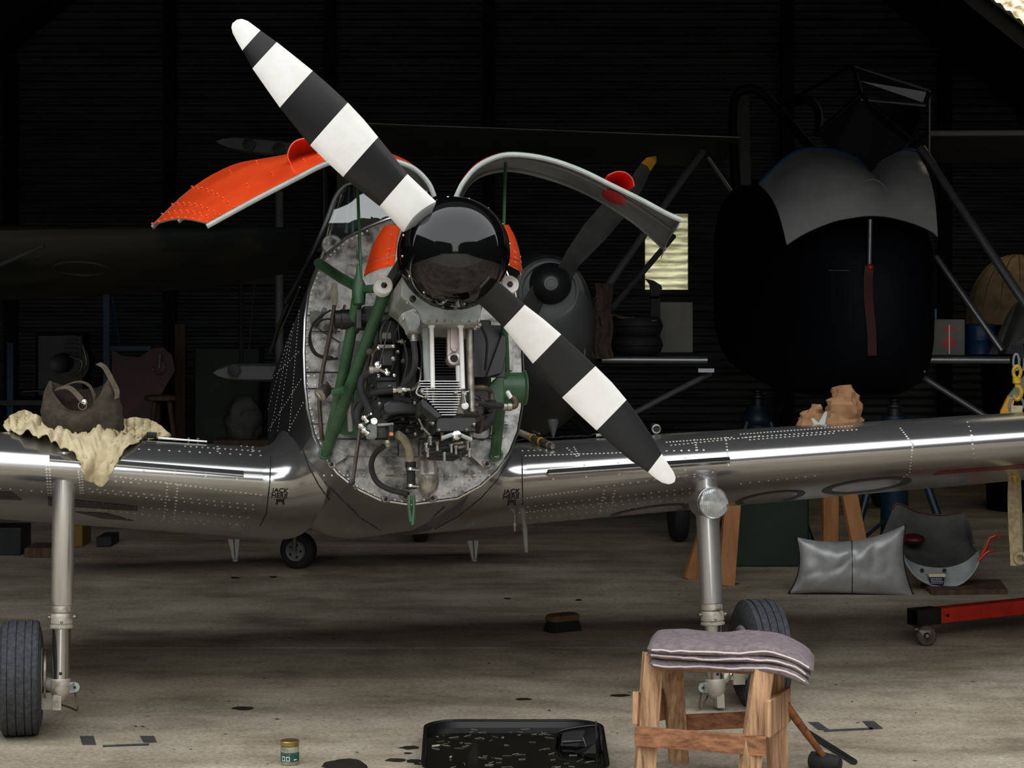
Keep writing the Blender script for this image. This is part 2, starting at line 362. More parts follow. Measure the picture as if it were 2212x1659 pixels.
# unseen dark blocks added behind the camera for reflections, with a sky gap
for i, (x0, x1) in enumerate(((-26, -2.6), (3.2, 26))):
    struct(MB().bx(x0, x1, -22, -9, 0, 6.2).prism([(x0, -9, 6.2), (x1, -9, 6.2), ((x0 + x1) / 2, -9, 9)], (0, -13, 0)).build('wall_added_behind_%d' % (i + 1), M['frontw'], smooth=0))

# ------------------------------------------------------------------ the aeroplane
plane = thing('airplane', 'silver low-wing training airplane with opened orange engine cowling and black-and-white striped propeller', 'airplane', O)
def part(mb, name, mat, parent=None, **k): return mb.build(name, mat, parent or plane, **k)
def B(a, s, t): return C0 + U * a + AX * s + UP * t
def vpoly(pts, v): return [V(x, y, v) for x, y in pts]
def sc(p): return p.y / FPX                      # metres per pixel at a point
C0 = V(885, 780, -0.42)
# firewall outline (left half traced, mirrored)
half = [(885, 462), (835, 474), (790, 492), (745, 515), (708, 545), (682, 585), (665, 630), (657, 690), (655, 760), (657, 830), (663, 885), (676, 940), (697, 985), (728, 1025), (768, 1057), (820, 1082), (885, 1092)]
hp = [V(x, y, -.42) for x, y in half]
prof = [((p - C0).dot(U), (p - C0).dot(UP)) for p in hp]
a0 = prof[0][0]; prof = [(a - a0, t) for a, t in prof]
ring_ = prof + [(-a, t) for a, t in prof[-2:0:-1]]
TB, TT = prof[-1][1], prof[0][1]
def fsec(s, kw, top, bot):
    out = []
    for a, t in ring_:
        f = (t - TB) / (TT - TB); out.append(B(a * kw + a0, s, bot + (top - bot) * f))
    return out
secs = [(0, 1, TT, TB), (.25, 1.01, TT, TB), (.7, 1.03, TT - .05, TB - .005), (1.3, 1.03, TT - .06, TB), (2.0, .98, TT - .04, TB + .05), (3.0, .78, TT - .14, TB + .2), (4.2, .46, TT - .26, TB + .42), (5.4, .16, TT - .34, TB + .6)]
fb = MB().loft([fsec(*q) for q in secs])
nr_ = len(ring_)
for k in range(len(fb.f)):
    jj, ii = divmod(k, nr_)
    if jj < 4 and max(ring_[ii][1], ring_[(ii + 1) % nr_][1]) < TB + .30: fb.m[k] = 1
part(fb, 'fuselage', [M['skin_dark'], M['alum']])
fwp = part(MB().prism([p - AX * .012 for p in fsec(0, 1.0, TT, TB)], AX * .01), 'firewall', M['fw'], smooth=0)
rim = fsec(-.012, .995, TT - .003, TB + .003); part(MB().tube(rim + rim[:1], .006, 6), 'firewall_rim', M['fin_al'], fwp)
# wings
def airfoil(n=26, t=.15, m=.025, p=.35):
    up, lo = [], []
    for i in range(n + 1):
        x = (1 - math.cos(math.pi * i / n)) / 2
        y = 5 * t * (.2969 * math.sqrt(x) - .126 * x - .3516 * x * x + .2843 * x ** 3 - .1036 * x ** 4)
        c = m / p ** 2 * (2 * p * x - x * x) if x < p else m / (1 - p) ** 2 * (1 - 2 * p + 2 * p * x - x * x)
        up.append((x, c + y)); lo.append((x, c - y))
    return up[::-1] + lo[1:]
AF = airfoil(); INC = R(13.2)
def wsec(side, u, ky=1., kx=0., lift=0., kl=1.):
    c = 2.12 - .13 * max(0, u - .5); dih = R(4.7) if side < 0 else R(3.0)
    zl = 1.030 + (u - .55) * math.tan(dih); out = []
    for x, y in AF:
        yy = y * c * (ky if y > 0 else kl); xx = x * c - kx * (1 - x) ** 3
        v = xx * math.cos(INC) + yy * math.sin(INC); w = zl - xx * math.sin(INC) + yy * math.cos(INC) + lift * (1 - x)
        out.append(O + U * (side * u) + AFT * v + ZZ * w)
    return out
wings = {}
def bvh_of(mb): return BVHTree.FromPolygons([tuple(p) for p in mb.v], mb.f)
CAMP = Vector((0, 0, CH))
def hit(bv, px, py):
    d = (P(px, py, 10) - CAMP).normalized(); h = bv.ray_cast(CAMP, d)
    if h[0] is None: return None, None
    n = h[1]; n = -n if n.dot(d) > 0 else n
    return h[0], n
WB = {}
for sd in (-1, 1):
    mb = MB().loft([wsec(sd, u) for u in (.55, .8, 1.1, 1.4, 1.8, 2.3, 3.0, 3.8, 4.6, 5.0)] + [[lerp(p, sum((q for q in wsec(sd, 5.12)), Vector()) / len(AF), .35) for p in wsec(sd, 5.12)]])
    WB[sd] = bvh_of(mb); wings[sd] = part(mb, 'wing', M['alum'], smooth=50)
    wings[sd]['label'] = 'silver riveted wing with stencilled markings'
    fm = MB().loft([wsec(sd, u, 1 + 1.0 * k ** 2.2, .10 * k ** 2, .03 * k * k, 1 + .25 * k) for u, k in ((.551, 0), (.52, .12), (.49, .26), (.46, .42), (.43, .62), (.40, .85), (.36, 1.1), (.30, 1.3))])
    WB[sd * 2] = bvh_of(fm); part(fm, 'root_fairing', M['alum'], smooth=50)
# leading edge stall strips
for sd, x0, y0, x1, y1 in ((-1, 107, 992, 586, 1031), (1, 1128, 1027, 1576, 995)):
    secs = []
    for i in range(9):
        px, py = lerp(x0, x1, i / 8), lerp(y0, y1, i / 8); p, n = hit(WB[sd], px, py)
        if p is None: continue
        q = -AFT; sp = U
        secs.append([p + ZZ * .017 + AFT * .006, p + q * .014 + ZZ * .0022, p + q * .014 - ZZ * .0022, p - ZZ * .017 + AFT * .006])
    part(MB().loft(secs), 'stall_strip', M['fin_al'], wings[sd], smooth=0)
# rivets, laid along the rows seen on the skin
def rivrow(mb, bvs, x0, y0, x1, y1, n, r=.0052):
    for i in range(n):
        t = i / max(1, n - 1)
        for bv in bvs:
            p, nn = hit(bv, lerp(x0, x1, t), lerp(y0, y1, t))
            if p is not None: break
        if p is None or p.y > 11: continue
        x = nn.cross(Vector((.3, .1, 1))).normalized(); y = nn.cross(x)
        k = 6; o = [p + (x * math.cos(a) + y * math.sin(a)) * r for a in [2 * math.pi * j / k for j in range(k)]]
        mb.add(o + [p + nn * r * .6], [(j, (j + 1) % k, k) for j in range(k)])
L_rows = [(300, 970, 585, 985, 14), (400, 964, 585, 976, 16), (470, 960, 585, 968, 10), (250, 1030, 585, 1072, 32), (160, 1052, 580, 1094, 26), (200, 1062, 580, 1104, 24), (170, 1082, 570, 1122, 24), (165, 1096, 560, 1138, 26), (100, 1008, 104, 1065, 10), (107, 1008, 110, 1065, 10), (170, 1020, 174, 1065, 9), (177, 1024, 179, 1065, 8), (362, 1045, 354, 1120, 12), (384, 1048, 376, 1122, 12), (580, 1000, 570, 1110, 12), (310, 1018, 580, 1042, 5), (250, 1040, 300, 1044, 4), (0, 1055, 90, 1062, 5), (200, 1115, 440, 1132, 14), (545, 962, 545, 975, 4), (470, 955, 470, 975, 5)]
R_rows = [(1118, 985, 1340, 978, 26), (1090, 975, 1180, 972, 8), (1225, 968, 1245, 985, 5), (1240, 966, 1250, 984, 5), (1440, 974, 1520, 972, 6), (1440, 955, 1580, 945, 20), (1450, 962, 1640, 942, 22), (1500, 950, 1506, 972, 5), (1568, 945, 1574, 1005, 10), (1600, 938, 1840, 920, 34), (1610, 945, 1850, 928, 26), (1620, 950, 1800, 936, 20), (1130, 1077, 1245, 1061, 14), (1258, 1058, 1500, 1025, 15), (1140, 1095, 1490, 1055, 22), (1145, 1105, 1490, 1065, 22), (1122, 1108, 1490, 1078, 24), (1130, 1120, 1480, 1088, 24), (1150, 1130, 1470, 1098, 22), (1305, 1060, 1290, 1130, 11), (1328, 1060, 1315, 1125, 11), (1540, 1020, 1500, 1030, 4), (1945, 925, 1972, 960, 9), (1972, 960, 1965, 1020, 10), (1965, 1020, 1940, 1040, 5), (1600, 1045, 1760, 1028, 9), (2090, 912, 2100, 940, 4), (1195, 1035, 1480, 1015, 5), (1190, 1010, 1480, 990, 5), (2098, 940, 2105, 990, 6)]
F_rows = [(690, 985, 720, 1010, 6), (720, 1115, 900, 1140, 14), (730, 1130, 870, 1150, 10), (900, 1140, 1000, 1120, 9), (980, 1120, 1060, 1050, 9), (590, 1050, 590, 1100, 5), (650, 965, 700, 1090, 10)]
for sd, rows in ((-1, L_rows), (1, R_rows)):
    mb = MB()
    for r in rows: rivrow(mb, [WB[sd]], *r)
    o = part(mb, 'rivets', M['rivet'], wings[sd], recalc=False); o['kind'] = 'stuff'
FB = bvh_of(fb)
mb = MB()
for i in range(60):                                 # rivets on the dark fuselage side
    pass
for r in [(640, 660, 600, 930, 34), (632, 700, 585, 930, 30), (648, 650, 625, 930, 40), (620, 740, 575, 900, 20), (655, 870, 610, 955, 14), (645, 760, 575, 830, 16), (650, 820, 570, 945, 24)]: rivrow(mb, [FB], *r, r=.004)
o = part(mb, 'rivets', M['rivet'], recalc=False); o['kind'] = 'stuff'
# surface markings projected on the lower skin
def decal(name, bv, polys, mat, parent, off=.0012, n=8):
    mb = MB()
    for q in polys:                                 # q: quads of pixel corners
        g = []
        for j in range(n + 1):
            row = []
            for i in range(n + 1):
                a = (lerp(q[0][0], q[1][0], i / n), lerp(q[0][1], q[1][1], i / n)); b = (lerp(q[3][0], q[2][0], i / n), lerp(q[3][1], q[2][1], i / n))
                p, nn = hit(bv, lerp(a[0], b[0], j / n), lerp(a[1], b[1], j / n)); row.append(None if p is None else p + nn * off)
            g.append(row)
        if any(x is None for r in g for x in r): continue
        mb.loft(g, False, False)
    if mb.v: return part(mb, name, mat, parent, recalc=False)
def ell_ring(cx, cy, rx, ry, sl, w=.78, n=28, drop=0):
    out = []
    pt = lambda a, k: (cx + rx * k * math.cos(a), cy + (ry * (k if k == 1 else k - .08)) * math.sin(a) + sl * rx * k * math.cos(a))
    for i in range(n):
        a, b = 2 * math.pi * i / n, 2 * math.pi * (i + 1) / n
        out.append([pt(a, 1), pt(b, 1), pt(b, w), pt(a, w)])
    return out
for cx, cy, rx, ry, sl in ((1403, 1105, 92, 12, -.14), (1664, 1075, 76, 13, -.14), (1872, 1049, 98, 15, -.12)):
    decal('wing_letter', WB[1], ell_ring(cx, cy, rx, ry, sl), M['mark'], wings[1], n=1)
decal('wing_letter', WB[1], [[(2015, 1026), (2030, 1018), (2215, 1003), (2215, 1011)]], M['markr'], wings[1], n=10)
decal('wing_letter', WB[-1], [[(104, 1073), (297, 1094), (297, 1104), (104, 1092)]], M['mark'], wings[-1], n=10)
decal('wing_letter', WB[-1], [[(160, 1105), (230, 1108), (290, 1125), (220, 1120)]], M['mark'], wings[-1], n=8)
decal('wing_letter', WB[-1], [[(-10, 1062), (25, 1062), (48, 1080), (-10, 1078)]], M['mark'], wings[-1], n=8)
# stencils
def stencil(text, px, py, size, bvs, slope, skew=0., mirror=False):
    cu = bpy.data.curves.new('t', 'FONT'); cu.body = text; cu.size = 1; cu.align_x = 'CENTER'; cu.offset = .025
    to = bpy.data.objects.new('t', cu); COL.objects.link(to); bpy.context.view_layer.update()
    me = bpy.data.meshes.new_from_object(to.evaluated_get(bpy.context.evaluated_depsgraph_get()))
    mb = MB(); vs_ = []
    for v in me.vertices:
        x = px + (v.co.x * size * 1.12 + v.co.y * size * skew); y = py - v.co.y * size + slope * v.co.x * size
        for bv in bvs:
            p, n = hit(bv, x, y)
            if p is not None and p.y < 10: break
        vs_.append(p + n * .0015 if p is not None else None)
    fs = [tuple(p.vertices) for p in me.polygons if all(vs_[i] is not None for i in p.vertices)]
    mb.add([q or Vector() for q in vs_], fs); mb.v = [q if q.length > 0 else vs_[fs[0][0]] for q in mb.v]
    bpy.data.objects.remove(to); bpy.data.curves.remove(cu)
    return mb
for sd, x, y, sl in ((-1, 605, 1064, .06), (1, 1105, 1066, -.05)):
    bvs = [WB[sd * 2], WB[sd], FB]
    part(stencil('JACK', x, y, 13.5, bvs, sl, .12), 'stencil', M['markb'], recalc=False)
    part(stencil('HERE', x - 2, y + 11, 13.5, bvs, sl, .12), 'stencil', M['markb'], recalc=False)
    bv = bvs[0] if hit(bvs[0], x, y + 22)[0] is not None else bvs[1]
    decal('stencil', bv, [[(x - 9, y + 14), (x + 10, y + 14), (x + 9, y + 20), (x - 8, y + 20)], [(x - 9, y + 21), (x - 4, y + 20), (x - 6, y + 26), (x - 10, y + 25)], [(x + 4, y + 20), (x + 9, y + 21), (x + 10, y + 26), (x + 5, y + 25)]], M['markb'], plane, n=2)
# tailplane, fin and tail wheel
tz = TT - .42
part(MB().loft([[B(a + a0, 4.5 + .12 * abs(a) + x * (1.0 - .25 * abs(a)), tz - .28 + y * .8) for x, y in [(0, 0), (.3, .05), (1, .01), (1, -.01), (.3, -.05)]] for a in (-1.6, -.8, 0, .8, 1.6)]), 'tailplane', M['alum'])
part(MB().loft([[B(a0 + y * .7, 4.5 + .4 * k + x * (1.1 - .5 * k), tz - .1 + k * .75) for x, y in [(0, 0), (.3, .05), (1, .01), (1, -.01), (.3, -.05)]] for k in (0, .5, 1)]), 'fin', M['maroon'])
tw = FL(645, 1228); tr = .118; tc_ = tw + ZZ * tr; tax = (U * .5 + AFT * .86).normalized()
part(MB().lathe(tc_ - tax * .05, tax, [(.06, 0), (.1, .002), (.116, .02), (tr, .04), (tr, .06), (.116, .08), (.1, .098), (.06, .1)], 28), 'tail_wheel', M['rubber'])
tww = plane.children[-1]
mb = MB().lathe(tc_ - tax * .054, tax, [(.02, -.012), (.02, 0), (.055, .004), (.064, -.002), (.068, .006), (.068, .1), (.0, .1)], 24)
part(mb, 'hub', M['greyd'], tww)
for k in range(5):
    a = 2 * math.pi * k / 5; x = tax.cross(ZZ).normalized(); y = tax.cross(x); mb = MB()
    mb.lathe(tc_ - tax * .058 + (x * math.cos(a) + y * math.sin(a)) * .04, tax, [(.008, 0), (.008, .01)], 8)
    part(mb, 'hub_hole', M['rubber'], tww)
part(MB().tube([tc_ - tax * .065, tc_ - tax * .06 + AFT * -.06 + ZZ * .16, B(a0, 5.0, TB + .56)], .012), 'tail_wheel_fork', M['steel2'])
# undercarriage
def gear(sd, top, bot, r_f, wheel_c, wr, ww, fy):
    top, bot = Vector(top), Vector(bot); ax = (bot - top).normalized(); Ln = (bot - top).length
    leg = part(MB().lathe(top - ax * .16, ax, [(r_f * 1.0, 0), (r_f, .16 + Ln * fy), (r_f * .92, .165 + Ln * fy)], 28), 'leg_fairing', M['legal'])
    c = top + ax * Ln * fy
    part(MB().lathe(c, ax, [(r_f * .86, 0), (r_f * .9, .004), (r_f * .92, .03), (r_f * .8, .034), (r_f * .96, .04), (r_f * 1.02, .05), (r_f * 1.02, .075), (r_f * .9, .08), (r_f * 1.05, .085), (r_f * 1.05, .094), (r_f * .8, .098)], 24), 'leg_collar', M['cast'])
    for a in (-1, 1): part(MB().ball(c + ax * .05 + U * a * r_f * 1.1 - AFT * .01, U * .012, AFT * .012, ax * .009, 8, 6), 'collar_bolt', M['steel2'], leg)
    part(MB().ball(c + ax * .065 - AFT * r_f * 1.02, U * .006, AFT * .006, ax * .006, 8, 6), 'collar_bolt', M['steel2'], leg)
    part(MB().lathe(c + ax * .09, ax, [(r_f * .8, 0), (r_f * .8, Ln * (1 - fy) - .09)], 24), 'oleo_piston', M['steel'])
    part(MB().ball(bot - ax * .03 - AFT * (r_f * .8), U * .007, AFT * .003, ax * .007, 10, 6), 'piston_hole', M['rubber'], leg)
    # casting at the foot
    f = part(MB().lathe(bot - ax * .005, ax, [(r_f * .86, 0), (r_f * .9, .004), (r_f * .9, .05), (r_f * .6, .075), (.01, .09)], 16), 'axle_casting', M['cast'])
    mb = MB().tube([bot + ax * .035, wheel_c + (bot - wheel_c).dot(U) * .25 * U], .026, 12)
    mb.box(bot + ax * .085 + U * sd * .012, U * .016, AFT * .03, ax * .03)
    part(mb, 'axle', M['cast'])
    w = part(MB().lathe(wheel_c - U * ww / 2, U, [(wr * .5, .012), (wr * .72, .0), (wr * .86, .006), (wr * .95, .02)] + sum([[(wr * rr, ww * a + .0), (wr * rr, ww * b), (wr * .965, ww * b + .001), (wr * .965, ww * b + .005)] for a, b, rr in ((.13, .24, .985), (.27, .43, 1.), (.46, .62, 1.), (.65, .78, 1.), (.81, .9, .985))], []) + [(wr * .95, ww - .02), (wr * .86, ww - .006), (wr * .72, ww), (wr * .5, ww - .012)], 56), 'wheel', M['tyre'], smooth=30)
    part(MB().lathe(wheel_c - U * sd * ww * .42, -U * sd, [(.02, -.02), (wr * .52, -.01), (wr * .54, .0), (wr * .5, .014), (wr * .2, .02), (.03, .03), (.01, .03)], 32), 'hub', M['greyp'], w)
    # brake disc and caliper on the inboard side
    bi = wheel_c - U * sd * (ww * .5 + .012)
    part(MB().lathe(bi, U, [(.02, -.004), (.105, -.004), (.105, .004), (.02, .004)], 36), 'brake_disc', M['steel2'])
    part(MB().box(bi - ZZ * .085 - AFT * .04 - U * sd * .012, U * .026, AFT * .035, ZZ * .034).box(bi - ZZ * .075 - AFT * .045 - U * sd * .035, U * .012, AFT * .025, ZZ * .024), 'brake_caliper', M['cast'], smooth=0)
    part(MB().ball(bi - ZZ * .075 - AFT * .07 - U * sd * .048, U * .009, AFT * .009, ZZ * .009), 'caliper_bolt', M['steel'])
    tb = bot + ax * .03 - U * sd * (r_f * .8 + .02) - AFT * .01
    part(MB().lathe(tb - AFT * .006, AFT, [(.02, 0), (.02, .01)], 18).box(tb + U * sd * .014, U * .014, AFT * .006, ZZ * .02), 'lifting_lug', M['greyp'])
    part(MB().lathe(tb - AFT * .008, AFT, [(.006, 0), (.006, .004)], 10), 'lug_hole', M['rubber'], leg)
    part(MB().tube(smooth_path([tb - ZZ * .02 + AFT * .02, tb - ZZ * .09 - U * sd * .012, bi - ZZ * .13 - U * sd * .1, bi - ZZ * .115 - U * sd * .06]), .004, 8), 'brake_hose', M['brown'])
    return leg
lw = FL(38, 1590); gl = gear(-1, P(138, 1062, 8.42), P(131, 1468, 8.36), .0445, Vector((P(41, 1477, 8.42).x, 8.44, .229)), .231, .176, .60)
gr = gear(1, P(1526, 1062, 8.97), P(1545, 1468, 8.92), .050, Vector((P(1640, 1440, 9.0).x, 9.0, .229)), .231, .176, .59)
# landing lamp on the leg
lc = P(1540, 1086, 8.86); ld = (-AFT + U * .10 - ZZ * .05).normalized(); 
part(MB().lathe(P(1520, 1086, 9.0), lc - P(1520, 1086, 9.0), [(.062, -.02), (.066, .05), (.068, (lc - P(1520, 1086, 9.0)).length)], 32), 'lamp_housing', M['legal'])
lampo = part(MB().lathe(lc, ld, [(.060, -.012), (.068, 0), (.068, .006), (.0645, .011), (.061, .008), (.060, 0)], 40), 'landing_lamp', M['fin_al'])
lx = ld.cross(ZZ).normalized(); ly = lx.cross(ld)
mb = MB(); rows = []
for j in range(33):
    row = []
    for i in range(65):
        a, b = (i / 32 - 1), (j / 16 - 1); k = math.sqrt(max(0, 1 - a * a)); b *= k
        row.append(lc + lx * a * .0605 + ly * b * .0605 + ld * (.004 + .012 * (1 - a * a - b * b) + (.003 if i % 4 < 2 else 0)))
    rows.append(row)
mb.loft(rows, False, False); part(mb, 'lens', M['lens'], lampo, smooth=20)
# small fittings under the wings
def foot(px, py0, py1, Y):
    a, b = P(px, py0, Y), P(px + 3, py1, Y)
    m = MB()
    for s in (-1, 1): m.prism([a + U * s * .004, a + U * s * .027, b + U * s * .010, b + U * s * .003], AFT * .03)
    m.ball(b, U * .014, AFT * .014, ZZ * .008)
    return part(m, 'flap_hinge_bracket', M['greyp'], smooth=0)
foot(505, 1165, 1210, 9.9); foot(1022, 1168, 1210, 10.1)
part(MB().tube([P(1131, 1120, 9.6), P(1134, 1142, 9.6), P(1137, 1192, 9.62)], [.008, .012, .0085], 12), 'drain_mast', M['greyp'])
for px, py, Y in ((533, 1128, 9.3), (1112, 1130, 9.3)):
    a = P(px, py, Y); part(MB().lathe(a + ZZ * .05, -ZZ, [(.008, 0), (.008, .045), (.012, .047), (.012, .062), (.006, .064), (.006, .085), (.003, .088)], 10), 'fuel_drain', M['steel2'])

def seam(pts, bvs):
    out = []
    for i in range(len(pts) - 1):
        for t in range(6):
            x, y = lerp(pts[i][0], pts[i + 1][0], t / 6), lerp(pts[i][1], pts[i + 1][1], t / 6); best = None
            for bv in bvs:
                q, n = hit(bv, x, y)
                if q is not None and (best is None or q.y < best.y): best = q
            if best is not None and best.y < 10.5: out.append(best)
    if len(out) > 3: part(MB().tube(out, .0028, 6), 'panel_seam', M['rubber'])
for bl, ps in ((-1, [(650, 962), (668, 1010), (690, 1050), (715, 1085)]), (1, [(1105, 985), (1075, 1035), (1040, 1075), (990, 1115), (930, 1148)])): seam(ps, [WB[bl * 2], FB])
seam([(585, 985), (583, 1040), (575, 1110), (560, 1140)], [WB[-1], WB[-2]]); seam([(1128, 985), (1128, 1040), (1130, 1100)], [WB[1], WB[2]])
seam([(700, 1040), (780, 1120), (830, 1150)], [FB]); seam([(960, 1095), (900, 1150)], [FB])

# ------------------------------------------------------------------ propeller and spinner
HUB = V(980, 548, -1.58); px_ = sc(HUB)
rs = 121 * px_
spn = part(MB().lathe(HUB, -AX, [(rs * .9, -.03), (rs * 1.0, -.03), (rs * 1.005, -.005), (rs * .985, 0), (rs * .99, .006), (rs * .985, .035), (rs * .955, .075), (rs * .89, .115), (rs * .79, .152), (rs * .655, .184), (rs * .49, .208), (rs * .3, .224), (rs * .12, .231), (.0, .232)], 72), 'spinner', M['spin'], smooth=50)
x_, y_ = U, UP
for k in range(16):
    a = 2 * math.pi * (k + .3) / 16; c = HUB - AX * .055 + (x_ * math.cos(a) + y_ * math.sin(a)) * rs * .972
    part(MB().ball(c, U * .0045, AX * .0045, UP * .0045, 8, 6), 'spinner_screw', M['steel'], spn)
def blade(stn, vp):
    # stn: (edge_a, edge_b, twist deg, thickness ratio, material of the stretch that starts here)
    mb = MB(); secs = []; n = 9
    for ea, eb, tw, th, mi in stn:
        a, b = V(*ea, vp), V(*eb, vp); mid = (a + b) / 2; h = (b - a) / 2; L = h.length
        cd = (h.normalized() + AX * math.tan(R(tw))).normalized(); Lc = L / math.cos(R(tw)); nn = -AX + cd * AX.dot(cd); nn.normalize()
        up = []; dn = []
        for i in range(n):
            c = math.cos(math.pi * i / (n - 1)); y = (1 - c * c) ** .5 * th * Lc * (1 - .25 * c)
            up.append(mid - cd * Lc * c + nn * y); dn.append(mid - cd * Lc * c - nn * y * .35)
        secs.append(up + dn[-2:0:-1])
    m = len(secs[0])
    for j in range(len(secs) - 1):
        mb.mat(stn[j][4]).loft([secs[j], secs[j + 1]], True, False)
    mb.add(secs[-1], [tuple(range(m))]); mb.add(secs[0], [tuple(range(m))])
    # weld the stretches
    key = {}; idx = []; nv = []
    for p in mb.v:
        k = (round(p.x, 6), round(p.y, 6), round(p.z, 6))
        if k not in key: key[k] = len(nv); nv.append(p)
        idx.append(key[k])
    mb.v = nv; mb.f = [tuple(idx[i] for i in f) for f in mb.f]
    return mb
K, Wt = 0, 1
UL = [((1000, 515), (950, 575), 34, .3, K), ((965, 470), (893, 512), 33, .26, Wt), ((948, 452), (877, 498), 32, .22, Wt), ((914, 418), (851, 470), 31, .19, Wt), ((877, 382), (823, 440), 30, .17, K), ((846, 342), (783, 408), 27, .15, K), ((814, 303), (744, 376), 25, .13, Wt), ((783, 265), (708, 343), 23, .12, Wt), ((749, 228), (672, 308), 21, .11, K), ((712, 192), (638, 268), 19, .1, K), ((674, 158), (606, 228), 18, .1, Wt), ((636, 126), (576, 187), 16, .09, Wt), ((597, 94), (546, 145), 15, .09, K), ((562, 68), (524, 107), 14, .09, Wt), ((548, 57), (512, 87), 14, .09, Wt), ((535, 47), (503, 70), 14, .09, Wt), ((522, 42), (500, 58), 14, .08, Wt), ((512, 43), (502, 50), 14, .08, Wt)]
LR = [((1012, 560), (960, 600), 36, .3, K), ((1040, 585), (1000, 618), 38, .26, Wt), ((1056, 598), (1016, 634), 38, .24, Wt), ((1066, 606), (1028, 644), 37, .23, K), ((1090, 626), (1056, 668), 36, .2, K), ((1130, 662), (1091, 704), 32, .17, Wt), ((1170, 693), (1122, 742), 29, .15, Wt), ((1208, 726), (1155, 782), 27, .13, K), ((1246, 760), (1186, 820), 24, .12, K), ((1282, 794), (1218, 856), 22, .11, Wt), ((1318, 829), (1254, 892), 20, .1, Wt), ((1350, 866), (1292, 928), 18, .1, K), ((1380, 905), (1329, 963), 16, .09, K), ((1407, 945), (1366, 995), 15, .09, K), ((1428, 981), (1401, 1019), 14, .09, Wt), ((1443, 1004), (1417, 1033), 14, .09, Wt), ((1454, 1020), (1431, 1042), 14, .09, Wt), ((1459, 1032), (1444, 1046), 14, .08, Wt), ((1457, 1041), (1450, 1045), 14, .08, Wt)]
for st in (UL, LR): part(blade(st, -1.65), 'propeller_blade', [M['black'], M['white']], smooth=40)

# ------------------------------------------------------------------ cowling
def grid_between(e0, v0, e1, v1, n=5, k=3):
    a = smooth_path([V(x, y, v0) for x, y in e0], k); b = smooth_path([V(x, y, v1) for x, y in e1], k)
    return [[lerp(p, q, j / n) for p, q in zip(a, b)] for j in range(n + 1)]
def cowlpiece(e0, e1, name, flip=False, v0=-1.5, v1=-1.16):
    g = grid_between(e0, v0, e1, v1)
    # bulge outwards a little between the edges
    for j, row in enumerate(g):
        t = j / (len(g) - 1)
        for p in row:
            d = p - HUB; d -= AX * d.dot(AX); p += d.normalized() * .02 * math.sin(math.pi * t)
    return part(MB().shell(g, .004 * (-1 if flip else 1), 0, 0), name, M['orange'], smooth=60)
cowlpiece([(868, 488), (861, 508), (857, 530), (855, 550)], [(822, 503), (808, 527), (799, 552), (793, 577)], 'nose_cowl')
cowlpiece([(855, 552), (853, 564), (852, 573)], [(792, 579), (790, 589), (788, 598)], 'nose_cowl_strip')
cowlpiece([(1080, 490), (1089, 512), (1095, 535), (1098, 556)], [(1094, 496), (1108, 520), (1117, 548), (1121, 575)], 'nose_cowl', True)
cowlpiece([(1098, 558), (1099, 566), (1099, 574)], [(1121, 577), (1123, 588), (1124, 598)], 'nose_cowl_strip', True)
mb = MB()
NB = None
for (ax0, ay0, ax1, ay1, n) in ((810, 556, 852, 540, 9), (804, 566, 850, 550, 10), (801, 574, 850, 558, 9), (796, 583, 848, 568, 9), (825, 520, 855, 512, 4), (1101, 545, 1118, 555, 5), (1102, 556, 1119, 566, 5), (1102, 566, 1120, 580, 5)):
    for i in range(n):
        t = i / (n - 1); p = V(lerp(ax0, ax1, t), lerp(ay0, ay1, t), lerp(-1.2, -1.47, t) if ax0 < 900 else lerp(-1.47, -1.2, t))
        mb.ball(p + (p - HUB).normalized() * .021 - AX * .006, U * .0035, AX * .0035, UP * .0035, 6, 4)
o = part(mb, 'rivets', M['orange'], recalc=False); o['kind'] = 'stuff'
def cowldoor(near, far, vn, vf, th, flip):
    a = smooth_path([V(x, y, vn) for x, y in near], 4); b = smooth_path([V(x, y, vf) for x, y in far], 4); n = 8
    g = []
    for j in range(n + 1):
        t = j / n; row = []
        for p, q in zip(a, b): row.append(lerp(p, q, t) + UP * .02 * math.sin(math.pi * t))
        g.append(row)
    d = part(MB().shell(g, th * (-1 if flip else 1), 0, 1), 'cowl_door', [M['orange'], M['greyd']], smooth=50)
    part(MB().tube([p - UP * .012 for p in g[0]], .009, 8), 'door_rim', M['greyp'], d)
    part(MB().tube([p - UP * .012 for p in g[-1]], .009, 8), 'door_rim', M['greyd'], d)
    part(MB().tube([p - UP * .012 for p in g[4]], .008, 6), 'door_stiffener', M['greyd'], d)
    return d, g
near_L = [(938, 418), (925, 388), (895, 358), (850, 341), (800, 337), (750, 338), (700, 349), (640, 379), (570, 415), (505, 450), (447, 482)]
far_L = [(905, 425), (892, 395), (862, 362), (818, 338), (766, 326), (712, 324), (650, 329), (575, 341), (500, 357), (415, 405), (329, 485)]
dL, gL = cowldoor(near_L, far_L, -1.28, -.62, .006, True)
near_R = [(984, 420), (1000, 388), (1030, 354), (1075, 332), (1120, 328), (1185, 338), (1255, 362), (1325, 396), (1390, 428), (1440, 455), (1474, 470)]
far_R = [(992, 425), (1008, 396), (1034, 374), (1075, 362), (1118, 362), (1178, 376), (1240, 398), (1300, 428), (1360, 466), (1408, 505), (1438, 534)]
dR, gR = cowldoor(near_R, far_R, -1.28, -.75, .006, False)
dL['label'] = 'raised orange cowl door seen from its painted outside'; dR['label'] = 'raised cowl door showing its grey inside'
# door bottom flange of the far door
e = [r[-1] for r in gR]; part(MB().shell([[p, p + (U * -.02 - UP * .045)] for p in e], .004, 0, 0), 'door_flange', M['greyd'], dR, smooth=0)
